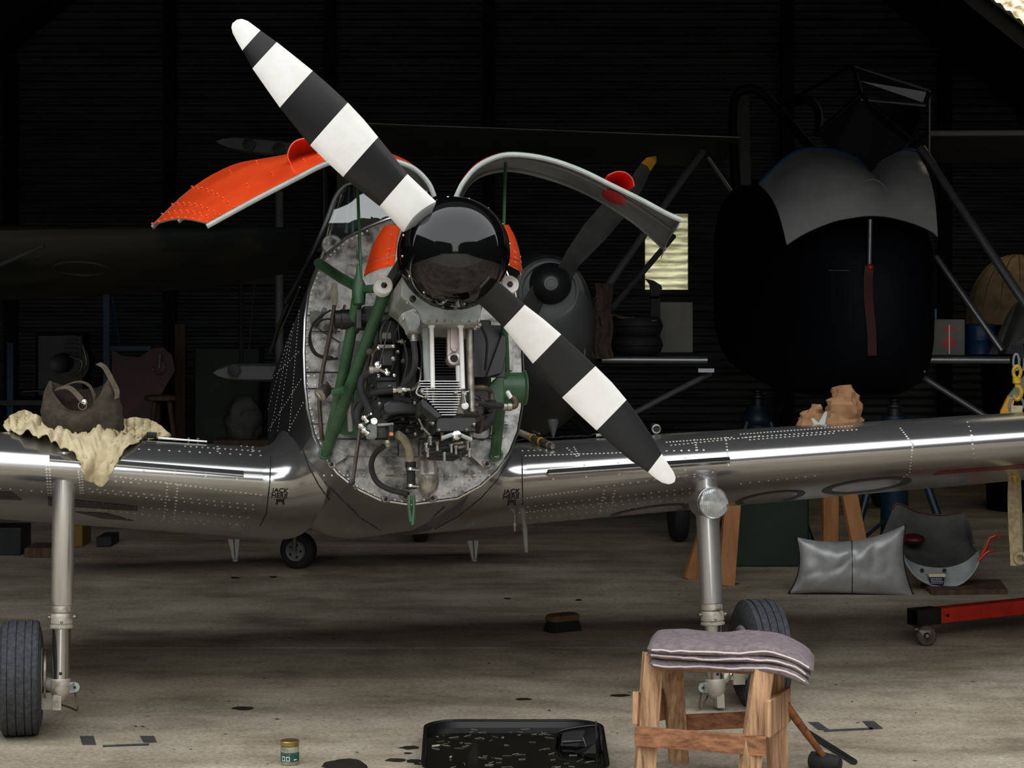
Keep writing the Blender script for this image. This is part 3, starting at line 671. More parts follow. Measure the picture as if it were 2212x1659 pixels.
# blister scoops on the doors
def scoop(pts, v0, v1, parent, h):
    a = smooth_path([V(x, y, v0) for x, y in pts], 3); g = []
    c = (a[0] + a[-1]) / 2
    for j in range(7):
        t = j / 6; k = math.cos(t * math.pi / 2 * .98); g.append([c + (p - c) * k + AX * (v1 - v0) * t for p in a])
    return part(MB().shell(g, .004, 0, 0), 'air_scoop', M['red'] if h else M['orange'], parent, smooth=60)
scoop([(628, 357), (620, 335), (630, 310), (650, 299), (682, 300), (700, 335)], -1.1, -.85, dL, 0)
scoop([(1312, 378), (1330, 370), (1350, 371), (1366, 384), (1371, 402)], -1.1, -.85, dR, 1)
c = V(1326, 420, -.98); cr = (V(1352, 434, -.98) - V(1300, 406, -.98)) / 2
part(MB().ball(c - UP * .012, cr, AX * .07, UP * .006, 20, 6), 'scoop_opening', M['red'], dR)
# rivets along the painted door
mb = MB()
for i, t in ((3, .3), (3, .7)):
    pass
for j, row in enumerate(gL):
    for i in (24, 26, 30, 33, 36, 38, 39, 40):
        if i < len(row) and (i > 34 or j in (2, 6)):
            p = row[i]; mb.ball(p + UP * .004, U * .005, AX * .005, UP * .004, 6, 4)
o = part(mb, 'rivets', M['orange'], dL, recalc=False); o['kind'] = 'stuff'

# ------------------------------------------------------------------ engine bay
def T(name, pts, r, mat, k=4, n=12, parent=None):
    q = [V(*p) for p in pts]; q = smooth_path(q, k) if k > 1 and len(q) > 2 else q
    return part(MB().tube(q, r * sc(q[0]), n), name, M[mat], parent)
def bev(o, w=.004, s=2):
    m = o.modifiers.new('bevel', 'BEVEL'); m.width = w; m.segments = s; m.limit_method = 'ANGLE'; return o
def PG(name, poly, v0, d, mat, w=.004, parent=None):
    return bev(part(MB().prism([V(x, y, v0) for x, y in poly], AX * d), name, M[mat], parent, smooth=0), w)
def BX(name, x0, y0, x1, y1, v0, d, mat, w=.004, parent=None): return PG(name, [(x0, y0), (x1, y0), (x1, y1), (x0, y1)], v0, d, mat, w, parent)
def CY(name, px, py, v, ax, prof, mat, n=18, parent=None):
    o = V(px, py, v); k = sc(o); return part(MB().lathe(o, ax, [(r * k, h * k) for r, h in prof], n), name, M[mat], parent)
def bolts(pts, v, r=3, mat='rivet', parent=None, name='bolt'):
    for x, y in pts: CY(name, x, y, v, -AX, [(r, -2), (r, r * .6), (r * .4, r)], mat, 8, parent)
# firewall dressing
PG('firewall_panel', [(662, 805), (735, 805), (735, 838), (666, 838)], -.445, .008, 'fw', .001, fwp)
PG('firewall_panel', [(680, 720), (735, 720), (735, 775), (700, 775), (672, 755)], -.447, .008, 'fw', .001, fwp)
PG('firewall_panel', [(700, 950), (1050, 950), (1075, 985), (1060, 985), (700, 985)], -.45, .012, 'fw', .001, fwp)
PG('gusset', [(700, 960), (712, 958), (752, 980), (748, 988), (722, 1005), (702, 985)], -.465, .012, 'fw', .001, fwp)
PG('gusset', [(1066, 962), (1060, 962), (1016, 980), (1018, 986), (1045, 1010), (1064, 995)], -.465, .012, 'fw', .001, fwp)
PG('firewall_panel', [(1090, 700), (1108, 700), (1108, 800), (1090, 800)], -.45, .012, 'fw', .001, fwp)
PG('firewall_panel', [(1062, 920), (1098, 920), (1090, 946), (1058, 946)], -.45, .012, 'fw', .001, fwp)
mb = MB()
def rv(x, y, r=2.8):
    p = V(x, y, -.445); k = sc(p); mb.ball(p, U * r * k, UP * r * k, AX * r * k * .8, 6, 4)
for i in range(2, len(half) - 1):
    for t in (0, .25, .5, .75):
        x = lerp(half[i][0], half[i + 1][0], t) if i + 1 < len(half) else half[i][0]; y = lerp(half[i][1], half[i + 1][1], t) if i + 1 < len(half) else half[i][1]
        k = .965; x = 885 + (x - 885) * k; y = 780 + (y - 780) * .975
        rv(x, y)
        if y > 620: rv(1770 - x, y)
for x in range(700, 1060, 17): rv(x, 979, 2.5); rv(x, 1027, 2.3)
for x, y in ((708, 968), (722, 965), (738, 972), (727, 983), (736, 982), (742, 982), (1022, 983), (1030, 984), (1038, 986), (1045, 978), (1040, 970), (668, 812), (680, 812), (695, 812), (668, 832), (682, 832), (700, 832)): rv(x, y, 3)
o = part(mb, 'rivets', M['rivet'], fwp, recalc=False); o['kind'] = 'stuff'
for x, y in ((833, 1078), (935, 1076), (716, 1003), (1052, 1002), (875, 1073)):
    PG('cowl_latch', [(x - 11, y - 6), (x + 8, y - 6), (x + 10, y + 6), (x - 4, y + 8)], -.475, .03, 'steel2', .002, fwp); CY('latch_pin', x, y, -.48, -AX, [(4, -3), (4, 3), (2, 4)], 'enblack', 8, fwp)
# engine bearer tubes
T('bearer_tube', [(830, 635, -1.12), (770, 800, -.85), (704, 976, -.5)], 13.5, 'green', 1)
T('bearer_tube', [(772, 645, -.98), (745, 790, -.78), (712, 950, -.54)], 12.5, 'green', 1)
T('bearer_tube', [(688, 568, -.5), (735, 600, -.75), (776, 622, -.98)], 11, 'green', 1)
T('bearer_tube', [(776, 626, -.98), (828, 622, -1.12)], 9, 'green', 1)
CY('bearer_joint', 775, 628, -1.0, UP, [(13, -30), (15, -10), (15, 14), (6, 34), (3, 60)], 'green', 14)
T('bearer_tube', [(1086, 640, -1.12), (1092, 760, -.9), (1094, 820, -.8)], 8, 'green', 1)
T('bearer_tube', [(1088, 800, -.84), (1078, 900, -.66), (1070, 978, -.5)], 12.5, 'green', 1)
T('bearer_clip', [(722, 848, -.8), (748, 842, -.86)], 9, 'green', 1)
for x, y in ((703, 978), (1072, 982)):
    CY('bearer_foot', x, y, -.5, -AX, [(15, -8), (15, 4), (10, 6), (10, 1)], 'green', 18); CY('bearer_bolt', x, y, -.505, -AX, [(8, -6), (8, 4), (4, 6)], 'steel2', 8)
for x, y, v in ((829, 617, -1.2), (1101, 615, -1.2)):
    bsh = CY('mount_bush', x, y, v, -AX, [(18, -30), (20, -28), (20, 2), (18, 5), (16, 5), (15, 2), (6, 2)], 'white', 28); CY('bush_face', x, y, v, -AX, [(17, -4), (17, 3.2), (6, 3.6)], 'white', 24, bsh)
    CY('bush_bolt', x, y, v, -AX, [(7, 0), (7, 6), (5, 7)], 'enblack', 6, bsh)
# door stays
T('door_stay', [(772, 392, -.9), (776, 500, -.95), (780, 602, -1.0)], 3.4, 'green', 1)
T('door_stay', [(1092, 352, -1.0), (1090, 420, -1.05), (1088, 520, -1.1)], 3.6, 'green', 1)
# crankcase
PG('crankcase', [(868, 596), (1062, 596), (1052, 640), (1040, 665), (1038, 697), (1020, 699), (916, 699), (910, 694), (903, 675), (885, 655), (866, 640)], -1.40, .34, 'case', .012)
PG('crankcase_rear', [(850, 600), (1060, 600), (1034, 694), (920, 694), (850, 680)], -1.05, .55, 'engrey', .01)
PG('top_cover', [(856, 590), (868, 540), (920, 500), (1040, 500), (1085, 540), (1090, 600)], -1.30, .7, 'enblack', .02)
CY('crankcase_web', 892, 645, -1.42, -AX, [(7, -10), (7, 2), (3, 3)], 'enblack', 12)
# ignition screen elbow on the case
PG('conduit_elbow', [(866, 677), (896, 664), (909, 685), (908, 702), (900, 716), (883, 716), (882, 705), (870, 690)], -1.42, .09, 'case', .008)
CY('conduit_collar', 893, 718, -1.38, -UP, [(11, -4), (12, 0), (12, 4), (7, 5), (7, 16), (8, 17), (8, 20)], 'steel2', 16)
T('conduit', [(893, 735, -1.38), (897, 775, -1.36), (892, 805, -1.3), (872, 830, -1.2)], 6.5, 'engrey')
# con-rod of the removed front cylinder
PG('connecting_rod', [(966, 690), (1001, 690), (999, 755), (996, 768), (992, 785), (985, 789), (972, 789), (966, 780), (966, 755)], -1.30, .03, 'conrod', .004)
PG('rod_web', [(973, 690), (990, 690), (990, 752), (986, 760), (978, 760), (973, 752)], -1.312, .014, 'conrod', .003)
cr = CY('rod_eye', 980, 775, -1.315, -AX, [(14, -26), (14, 2), (12, 3.5), (8.5, 3.5), (8.5, -2)], 'conrod', 28); CY('gudgeon_hole', 980, 775, -1.318, -AX, [(8.6, -20), (8.6, 1)], 'rubber', 20, cr)
# pushrod tubes and studs
for x0, x1, y0, y1, r, m, v in ((932, 935, 697, 838, 5, 'white', -1.36), (995, 1000, 697, 840, 5, 'white', -1.36), (989, 991, 790, 842, 5, 'white', -1.3), (919, 924, 699, 828, 8, 'greyp', -1.3), (1013, 1019, 705, 890, 8, 'steel2', -1.3), (985, 989, 700, 800, 6, 'steel2', -1.24)):
    T('pushrod_tube', [(x0, y0, v), (x1, y1, v)], r, m, 1)
for x in (932, 995): CY('tube_cap', x, 697, -1.36, -UP, [(8, -2), (8, 8), (6, 12)], 'white', 14)
for x, y in ((923, 842), (935, 850), (1000, 850), (990, 855)): CY('tube_gland', x, y, -1.34, UP, [(6, -22), (7, -18), (7, 4), (5, 6)], 'steel2', 10)
# second cylinder behind, with its fins
cyl = BX('cylinder_barrel', 948, 705, 992, 815, -1.08, .14, 'enblack', .01)
for k in range(17):
    y = 712 + k * 6.2; BX('cooling_fin', 938, y, 1000, y + 2.6, -1.13, .2, 'enblack', .001, cyl)
# cylinder head with its fins
hd = BX('cylinder_head', 930, 824, 1004, 896, -1.26, .16, 'steel2', .006)
for k in range(14):
    y = 822 + k * 5.6; xl = 905 + (k * 1.5 if k < 6 else 12 + (k - 6) * 5.2); xr = 996 if k < 6 else 996 - (k - 6) * 1.6
    BX('cooling_fin', xl, y, xr, y + 2.2, -1.36, .26, 'fin_al', .001, hd)
PG('inlet_port', [(908, 866), (915, 862), (955, 898), (945, 905), (912, 878)], -1.37, .1, 'dark', .003, hd)
bolts([(920, 858), (1004, 852), (985, 848), (912, 846)], -1.37, 4, 'steel2')
# rocker box and valve gear under it
PG('rocker_box', [(945, 903), (1024, 903), (1030, 908), (1026, 926), (1028, 928), (1028, 932), (942, 932), (944, 910)], -1.36, .2, 'enblack', .004)
T('rocker_arm', [(956, 946, -1.36), (986, 938, -1.38), (1018, 950, -1.36)], 4.5, 'greyp', 3)
CY('rocker_pivot', 987, 940, -1.41, -AX, [(10, -24), (10, 0), (8, 1), (8, 3), (4, 4), (4, 7), (2, 8)], 'steel', 18)
random.seed(5)
PG('dark_backing', [(925, 938), (1015, 938), (1018, 975), (990, 988), (935, 985), (918, 970)], -1.25, .12, 'enblack', .008)  # dark mass added behind the valve gear to darken its gaps
for x, y, w in ((945, 953, 26), (985, 958, 30), (955, 968, 34), (1000, 965, 22), (940, 976, 26), (975, 980, 26), (1000, 976, 14)):
    T('valve_shaft', [(x - w / 2, y + 2, -1.3), (x + w / 2, y - 2, -1.3)], 4.5, random.choice(['dark', 'steel2', 'dark']), 1, 10)
for x, y in ((930, 952), (921, 966), (924, 978), (955, 942), (1017, 942), (1010, 962), (995, 985), (960, 986), (945, 964), (975, 968), (1014, 978), (985, 972)):
    CY('tappet', x, y, -1.33, UP, [(3, -10), (3, 4), (4.5, 5), (4.5, 9), (2, 11)], random.choice(['steel2', 'steel2', 'dark', 'steel']), 8)
# left bank: starter, magneto, carburettor, manifold
CY('starter_motor', 788, 690, -.9, -U, [(20, 0), (20, 8), (22, 9), (22, 52), (20, 54), (20, 66), (5, 68)], 'enblack', 28)
BX('starter_flange', 770, 667, 782, 709, -.98, .12, 'engrey', .004)
BX('starter_body', 782, 660, 812, 700, -.92, .14, 'engrey', .01)
CY('oil_filler_cap', 834, 668, -1.0, -AX, [(10, -20), (10, 0), (8, 4), (4, 5)], 'greyd', 6)
BX('vacuum_pump', 826, 745, 852, 790, -1.05, .14, 'engrey', .006)
BX('magneto', 818, 690, 862, 742, -1.0, .2, 'enblack', .008)
BX('magneto_plate', 816, 744, 852, 752, -1.08, .16, 'steel2', .002)
BX('magneto_cap', 826, 718, 846, 732, -1.06, .06, 'pale', .004)
BX('fuel_pump', 814, 822, 858, 850, -1.05, .16, 'engrey', .004)
BX('fuel_pump_lid', 812, 814, 856, 823, -1.06, .18, 'enblack', .003)
for x, y in ((818, 812), (852, 811), (835, 800), (818, 752), (850, 748)): CY('pump_stud', x, y, -1.1, -AX, [(4, -6), (4, 3), (2, 4)], 'steel', 8)
BX('rear_cylinder', 866, 740, 910, 850, -.9, .4, 'enblack', .02)
BX('air_box', 816, 855, 850, 905, -1.0, .2, 'engrey', .006)
PG('inlet_manifold', [(828, 872), (840, 864), (870, 864), (882, 868), (904, 871), (904, 893), (880, 893), (838, 897), (828, 890)], -1.12, .12, 'enblack', .014)
BX('manifold_flange', 905, 858, 912, 896, -1.2, .1, 'engrey', .002)
for k, (x0, y0, x1, y1) in enumerate(((835, 905, 905, 897), (840, 915, 900, 908), (838, 925, 895, 920), (845, 934, 890, 930))): T('manifold_runner', [(x0, y0, -.98), ((x0 + x1) / 2, y0 - 6, -1.05), (x1, y1, -1.0)], 6, 'enblack')
PG('carburettor', [(862, 900), (900, 895), (925, 905), (915, 940), (890, 950), (862, 945)], -1.0, .14, 'enblack', .01)
for x, y in ((893, 893), (903, 915), (880, 930), (912, 925), (898, 938), (888, 912)): CY('jet_screw', x, y, -1.06, -AX, [(4, -8), (4, 4), (2, 5)], random.choice(['engrey', 'steel2', 'enblack']), 8)
BX('baffle', 1022, 702, 1092, 815, -.95, .012, 'enblack', .002)
PG('baffle', [(1050, 815), (1092, 700), (1094, 760), (1085, 805)], -.98, .012, 'enblack', .002)
BX('oil_tank', 1018, 715, 1060, 850, -.8, .25, 'enblack', .03)
# linkage rods
T('throttle_rod', [(845, 694, -1.14), (838, 715, -1.15), (820, 790, -1.16)], 1.8, 'engrey', 1, 6)
CY('rod_end', 817, 789, -1.16, -AX, [(8, -4), (8, 2), (6, 3), (6, 0), (4, 0), (4, 5), (2, 6)], 'steel', 18)
T('throttle_lever', [(817, 797, -1.15), (837, 806, -1.15)], 4, 'steel2', 1); CY('lever_bolt', 837, 806, -1.17, -AX, [(6, -6), (6, 3), (3, 4)], 'steel', 6)
T('mixture_rod', [(860, 700, -1.1), (863, 735, -1.1)], 1.6, 'engrey', 1, 6); CY('rod_end', 868, 738, -1.1, U, [(3, -10), (3, -4), (6, -3), (6, 2), (3, 3), (3, 8)], 'steel', 10)
# hoses and pipes
T('hose', [(815, 800, -1.15), (795, 808, -1.12), (782, 820, -1.1), (780, 845, -1.1), (790, 870, -1.1), (800, 890, -1.1)], 8, 'rubber')
CY('hose_union', 815, 799, -1.15, -U, [(6, -4), (7, 0), (7, 8), (9, 9), (9, 18)], 'steel2', 12)
T('hose', [(790, 868, -1.05), (800, 852, -1.08), (825, 845, -1.1), (850, 843, -1.12)], 7.5, 'rubber')
CY('hose_union', 848, 843, -1.12, U + UP * .04, [(8, 0), (8, 6), (6, 7), (6, 10), (9, 11), (9, 20), (6, 21), (7, 24), (7, 30), (5, 31), (5, 38)], 'steel', 14)
T('hose', [(790, 865, -1.05), (775, 885, -1.05), (772, 905, -1.05), (778, 925, -1.05)], 9, 'rubber')
T('hose', [(800, 858, -1.0), (770, 870, -1.0), (762, 895, -1.0), (775, 915, -1.0)], 4, 'rubber')
T('hose', [(800, 858, -1.06), (795, 875, -1.08), (800, 900, -1.08)], 5, 'rubber')
for x, y, dx, dy in ((784, 898, 10, 14), (776, 916, 12, 12), (796, 880, 6, 20), (782, 926, 10, 8)):
    a, b = V(x, y, -1.08), V(x + dx, y + dy, -1.08); k = sc(a)
    part(MB().lathe(a, b - a, [(6 * k, 0), (8 * k, 2 * k), (8 * k, 8 * k), (5.5 * k, 9 * k), (5.5 * k, 12 * k), (7 * k, 13 * k), (7 * k, 18 * k)], 12), 'hose_union', M['steel'])
CY('banjo_ring', 808, 910, -1.1, -AX, [(8, -4), (8, 2), (7, 3), (5, 3), (5, 0)], 'steel', 18)
T('drain_bracket', [(815, 918, -1.08), (832, 917, -1.08), (850, 916, -1.08)], 3, 'greyp', 1, 8)
BX('filter_block', 795, 915, 815, 945, -1.02, .06, 'greyp', .006)
BX('drain_tap', 840, 918, 852, 948, -1.1, .05, 'enblack', .004); BX('copper_plug', 841, 933, 851, 942, -1.12, .03, 'copper', .003)
CY('sump_plug', 838, 952, -1.05, -UP, [(10, 0), (10, 6), (7, 8), (5, 14)], 'steel2', 12)
T('drain_pipe', [(858, 938, -1.08), (872, 948, -1.06), (883, 970, -1.02), (887, 1000, -.98)], 9, 'beige')
dj = CY('pipe_joint', 887, 998, -.98, -UP, [(12, 0), (12, 14), (9.5, 15), (9.5, 50), (12, 51), (12, 58)], 'rubber', 18)
for y in (1014, 1050): CY('jubilee_clip', 887, y, -.98, -UP, [(11, -3), (12.5, -3), (12.5, 3), (11, 3)], 'steel', 20, dj); CY('clip_screw', 895, y, -1.02, U, [(3, -4), (3, 10)], 'steel', 8, dj)
T('hose', [(838, 958, -1.02), (812, 978, -.95), (802, 1005, -.92), (812, 1038, -.9), (840, 1057, -.92), (882, 1068, -.96)], 6.2, 'rubber')
T('vent_pipe', [(884, 1070, -.97), (884, 1100, -.97), (888, 1128, -.97)], 4, 'green'); T('vent_pipe', [(893, 1070, -.97), (894, 1100, -.97), (891, 1134, -.97)], 4, 'green')
CY('gascolator', 922, 985, -.62, -UP, [(6, -10), (8, 0), (16, 6), (21, 14), (21.5, 36), (23, 38), (23, 43), (21, 45), (21, 58), (18, 70), (11, 80), (4, 85)], 'alloy', 28)
T('gascolator_bail', [(946, 1010, -.62), (946, 1045, -.62), (938, 1065, -.63), (922, 1076, -.64), (906, 1062, -.63), (899, 1045, -.62)], 2, 'steel2')
T('firewall_pipe', [(835, 1013, -.48), (868, 1012, -.48)], 2.5, 'steel2', 1); T('firewall_pipe', [(832, 1028, -.48), (900, 1027, -.48)], 2.2, 'steel2', 1)
T('dip_rod', [(806, 722, -.8), (790, 820, -.82), (776, 940, -.85), (762, 1040, -.9)], 4, 'brown', 1)
CY('rod_clamp', 760, 1042, -.9, -AX, [(7, -6), (7, 4), (4, 5)], 'enblack', 10)
part(MB().ring(V(757, 1068, -.92), AX, 18 * sc(V(757, 1068, -.92)), 1.3 * sc(V(757, 1068, -.92)), 28, 6), 'tie_loop', M['rubber'])
T('fuel_line', [(722, 660, -.5), (713, 720, -.5), (697, 800, -.5), (690, 860, -.5), (694, 930, -.5), (698, 950, -.48)], 4.5, 'brown')
T('fuel_line', [(745, 660, -.5), (737, 680, -.52), (722, 720, -.5)], 3, 'brown')
T('cable_loop', [(715, 670, -.5), (690, 685, -.5), (672, 710, -.52), (668, 740, -.5), (680, 765, -.5), (705, 775, -.5), (730, 774, -.5)], 2.2, 'rubber')
T('cable_loop', [(700, 680, -.5), (676, 700, -.52), (671, 735, -.5), (686, 765, -.5), (720, 772, -.5)], 2, 'rubber')
T('cable_loop', [(735, 690, -.5), (700, 690, -.5), (680, 705, -.5)], 2, 'rubber')
CY('junction_cap', 683, 686, -.46, -AX, [(13, -4), (14, 0), (14, 8), (10, 10)], 'greyd', 20); CY('junction_cap', 700, 671, -.46, -AX, [(6, -4), (6, 6), (3, 7)], 'greyd', 12)
CY('grommet', 722, 620, -.5, -UP, [(5, -8), (7, 0), (8, 20), (7, 30), (3, 44)], 'beige', 14)
a, b = V(690, 855, -.6), V(712, 832, -.56); k = sc(a)
part(MB().lathe(a, b - a, [(10 * k, 0), (14 * k, 2 * k), (15 * k, 6 * k), (15 * k, 26 * k), (12 * k, 30 * k)], 20), 'breather_pot', M['steel2'])
T('breather_spout', [(704, 824, -.6), (714, 838, -.58)], 3, 'steel2', 1, 8); T('breather_spout', [(683, 846, -.6), (692, 860, -.6)], 2.5, 'steel2', 1, 8)
PG('bearer_plate', [(735, 860), (790, 830), (805, 840), (800, 940), (770, 945), (730, 935)], -.55, .02, 'green', .003)
T('engine_strut', [(752, 850, -.7), (757, 930, -.6)], 6, 'greyp', 1)
BX('dark_filler', 812, 690, 1062, 900, -.84, .3, 'enblack', .01)  # added dark box that makes the cavity behind the engine read dark
BX('battery_box', 735, 735, 800, 830, -.56, .1, 'greyd', .01)
# right side: green duct, plug leads
dct = CY('air_duct', 1074, 838, -.78, U, [(24, 0), (33, 8), (33, 56), (36, 57), (38, 60), (38, 62), (34, 62), (31, 58), (30, 10)], 'green', 32)
PG('duct_throat', [(1055, 832), (1082, 806), (1090, 806), (1090, 872), (1058, 872)], -.85, .14, 'green', .008)
T('plug_lead', [(1008, 872, -1.3), (1040, 872, -1.25), (1062, 876, -1.2), (1088, 878, -1.15)], 6, 'rubber')
CY('lead_union', 1004, 877, -1.34, -AX, [(8, -10), (8, 4), (5, 6)], 'white', 14)
CY('lead_union', 1015, 876, -1.3, U, [(6, -4), (7, 0), (7, 10), (5, 11), (5, 18)], 'brown', 10); CY('lead_union', 1085, 879, -1.15, U, [(6, 0), (8, 2), (8, 10), (9, 11), (9, 20)], 'steel2', 12)
T('lead_elbow', [(1100, 879, -1.15), (1113, 876, -1.15), (1111, 864, -1.15), (1105, 858, -1.15)], 7, 'brown'); CY('plug_insulator', 1104, 860, -1.15, UP * .9 - U * .5, [(6, 0), (5, 4), (5, 16), (3, 18)], 'white', 12)
T('plug_lead', [(1024, 838, -1.2), (1045, 838, -1.2), (1060, 846, -1.15), (1062, 865, -1.15)], 6, 'brown'); CY('lead_union', 1022, 838, -1.2, U, [(4, 0), (6, 2), (6, 8), (4, 9), (4, 14)], 'steel', 10)
T('oil_hose', [(1060, 865, -1.0), (1062, 895, -1.0), (1050, 915, -1.02), (1030, 926, -1.05)], 12, 'rubber')
T('oil_hose', [(1025, 860, -1.05), (1045, 870, -1.05), (1050, 890, -1.0)], 7, 'enblack')
T('ht_lead', [(920, 820, -1.32), (905, 835, -1.34), (900, 850, -1.34), (915, 858, -1.36)], 2, 'greyp'); T('ht_lead', [(893, 790, -1.3), (908, 800, -1.32), (905, 830, -1.34), (890, 842, -1.3)], 1.8, 'steel2')
T('ht_lead', [(1013, 845, -1.36), (1003, 850, -1.37), (1006, 870, -1.37)], 1.6, 'greyp')
CY('cyl_flange', 1022, 703, -1.25, -UP, [(20, -4), (20, 2), (12, 3), (12, 8)], 'steel2', 16); bolts([(1014, 712), (1026, 708), (1034, 704)], -1.3, 6, 'steel2')
# things above the firewall: windscreen and canopy frame
T('windscreen_frame', [(790, 392, .55), (768, 396, .5), (742, 404, .48), (722, 432, .46), (702, 488, .44), (676, 545, .5), (650, 598, .7), (618, 652, 1.0)], 6, 'enblack')
T('windscreen_frame', [(770, 408, .5), (748, 420, .5), (728, 456, .46), (712, 505, .44), (694, 560, .4), (672, 612, .42)], 5, 'enblack')
T('frame_trim', [(738, 420, .44), (722, 470, .44), (706, 530, .42), (692, 575, .42)], 1.6, 'brown'); T('frame_trim', [(716, 470, .44), (700, 530, .42), (680, 590, .42)], 1.4, 'brown')
T('canopy_rail', [(655, 590, .7), (630, 640, 1.0), (604, 700, 1.4), (585, 760, 1.8)], 5, 'enblack'); T('canopy_rail', [(648, 620, .9), (622, 680, 1.2), (600, 730, 1.5)], 1.8, 'brown')
T('windscreen_post', [(755, 398, .5), (752, 450, .44), (748, 505, .4)], 5, 'enblack'); T('windscreen_post', [(766, 400, .5), (764, 450, .44), (762, 505, .4)], 4.5, 'enblack')
a = [V(x, y, v) for x, y, v in ((790, 392, .55), (742, 404, .48), (722, 432, .46), (702, 488, .44), (676, 545, .5))]
mirror = lambda p: p - U * 2 * ((p - C0).dot(U) - a0)
g = []
for p in a:
    q = mirror(p); g.append([lerp(p, q, t) - AX * .12 * math.sin(math.pi * t) for t in (0, .15, .3, .5, .7, .85, 1)])
part(MB().shell(g, .003, 0, 0), 'windscreen', M['glass'], smooth=60)
CY('fuel_cap', 716, 528, -.3, -AX + U * -.3, [(22, -10), (22, 0), (18, 6), (6, 9)], 'fw', 20)

for pts in ([(660, 804), (735, 804)], [(660, 840), (735, 840)], [(672, 916), (700, 916)], [(690, 948), (1085, 948)], [(735, 716), (672, 716)], [(1062, 918), (1098, 918)], [(860, 984), (860, 952)], [(905, 984), (905, 952)], [(672, 700), (735, 740)]):
    T('panel_joint', [(x, y, -.452) for x, y in pts], 1.3, 'rubber', 1, 6, fwp)

# more small hardware in the bay
random.seed(9)
for x in range(925, 1035, 18): CY('case_stud', x, 693, -1.41, -AX, [(3, -4), (3, 3), (1.5, 4)], 'steel2', 6)
for x, y in ((880, 655), (1048, 652), (872, 690), (898, 672)): CY('case_stud', x, y, -1.425, -AX, [(3.2, -4), (3.2, 3), (1.5, 4)], 'steel2', 6)
for pts, r, m in (([(862, 705, -1.1), (850, 730, -1.08), (856, 770, -1.06), (846, 800, -1.08)], 2.2, 'rubber'), ([(835, 690, -1.05), (822, 720, -1.06), (826, 760, -1.06)], 2, 'engrey'), ([(905, 720, -1.2), (912, 770, -1.22), (908, 815, -1.24)], 2.2, 'rubber'), ([(872, 735, -1.2), (880, 780, -1.18), (868, 830, -1.12), (850, 855, -1.1)], 2.6, 'engrey'), ([(1040, 705, -1.1), (1052, 740, -1.05), (1048, 800, -1.0)], 3, 'rubber'), ([(1030, 890, -1.2), (1042, 905, -1.15), (1038, 935, -1.1)], 3, 'brown'), ([(905, 905, -1.2), (915, 925, -1.22), (930, 940, -1.25)], 2.4, 'steel2'), ([(760, 850, -.8), (768, 900, -.85), (790, 930, -.95)], 2.6, 'rubber'), ([(1020, 945, -1.1), (1045, 950, -.8), (1075, 930, -.55)], 1.6, 'rubber'), ([(800, 700, -.9), (806, 760, -.95), (800, 800, -1.0)], 3, 'steel2')): T('harness', pts, r, m, 4, 8)
for x, y, v, r, m in ((850, 775, -1.12, 5, 'steel2'), (872, 780, -1.1, 6, 'engrey'), (842, 835, -1.1, 4, 'steel2'), (870, 852, -1.12, 5, 'engrey'), (820, 872, -1.08, 4, 'steel2'), (897, 870, -1.16, 4, 'steel2'), (870, 905, -1.08, 5, 'dark'), (905, 880, -1.22, 3.5, 'steel'), (1030, 870, -1.2, 5, 'dark'), (1040, 858, -1.15, 5, 'brown'), (935, 915, -1.38, 3.5, 'steel2'), (1024, 917, -1.38, 3.5, 'steel2'), (948, 929, -1.38, 3, 'steel2'), (1008, 929, -1.38, 3, 'steel2'), (860, 760, -1.1, 4, 'steel2'), (805, 835, -1.05, 5, 'dark'), (800, 760, -.95, 9, 'brown')):
    CY('fitting', x, y, v, -AX, [(r, -10), (r, 2), (r * .7, 3), (r * .7, 6), (r * .3, 7)], m, 8)
for k in range(5): CY('hose_clip', 1060 - k * 3, 880 + k * 10, -1.0, UP * .9 + U * .3, [(12.5, -1.5), (13.2, -1.5), (13.2, 1.5), (12.5, 1.5)], 'enblack', 18)

# ------------------------------------------------------------------ things in front and on the wings
from mathutils import noise as mnoise
def nz(p, s=1.0, seed=0.0): return mnoise.noise(Vector((p.x * s + seed, p.y * s - seed, p.z * s + seed * .5)))
def beam(mb, a, b, w, h, side=(1, 0, 0)):
    a, b, side = Vector(a), Vector(b), Vector(side); d = (b - a) / 2; s = (side - d.normalized() * side.dot(d.normalized())).normalized(); n = d.normalized().cross(s)
    return mb.box((a + b) / 2, d, s * w / 2, n * h / 2)
def crest(sd, px):
    for k in range(840, 1010):
        p, n = hit(WB[sd], px, k)
        if p is not None: return p
    return P(px, 950, 8.8)

# stool
st0 = FL(1545, 1680); stool = thing('step_stool', 'rough pine step stool with splayed legs carrying a folded towel', 'stool', st0)
LG = [(P(1411, 1410, 7.66), FL(1391, 1692)), (P(1452, 1436, 7.86), FL(1466, 1646)), (P(1648, 1446, 7.50), FL(1612, 1714)), (P(1668, 1440, 7.74), FL(1682, 1672))]
for a, b in LG:
    bev(beam(MB(), a, b + ZZ * .0, .072, .052, (1, .15, 0)).build('leg', M['wood'], stool, smooth=0), .003)
ztop = .434
bev(MB().prism([(P(1409, 1410, 7.62).x - .0, 7.63, ztop - .022), (P(1660, 1440, 7.42).x + .0, 7.52, ztop - .022), (P(1690, 1440, 7.8).x, 7.80, ztop - .022), (P(1440, 1440, 7.9).x - .02, 7.96, ztop - .022)], (0, 0, .022)).build('top_board', M['woodh'], stool, smooth=0), .003)
def onleg(k, t): return lerp(LG[k][0], LG[k][1], t)
f_ = Vector((-.06, -1, 0)).normalized()
bev(beam(MB(), onleg(0, .62) + f_ * .042 - Vector((.045, 0, 0)), onleg(2, .60) + f_ * .042 + Vector((.045, 0, 0)), .02, .07, f_).build('stretcher', M['woodh'], stool, smooth=0), .002)
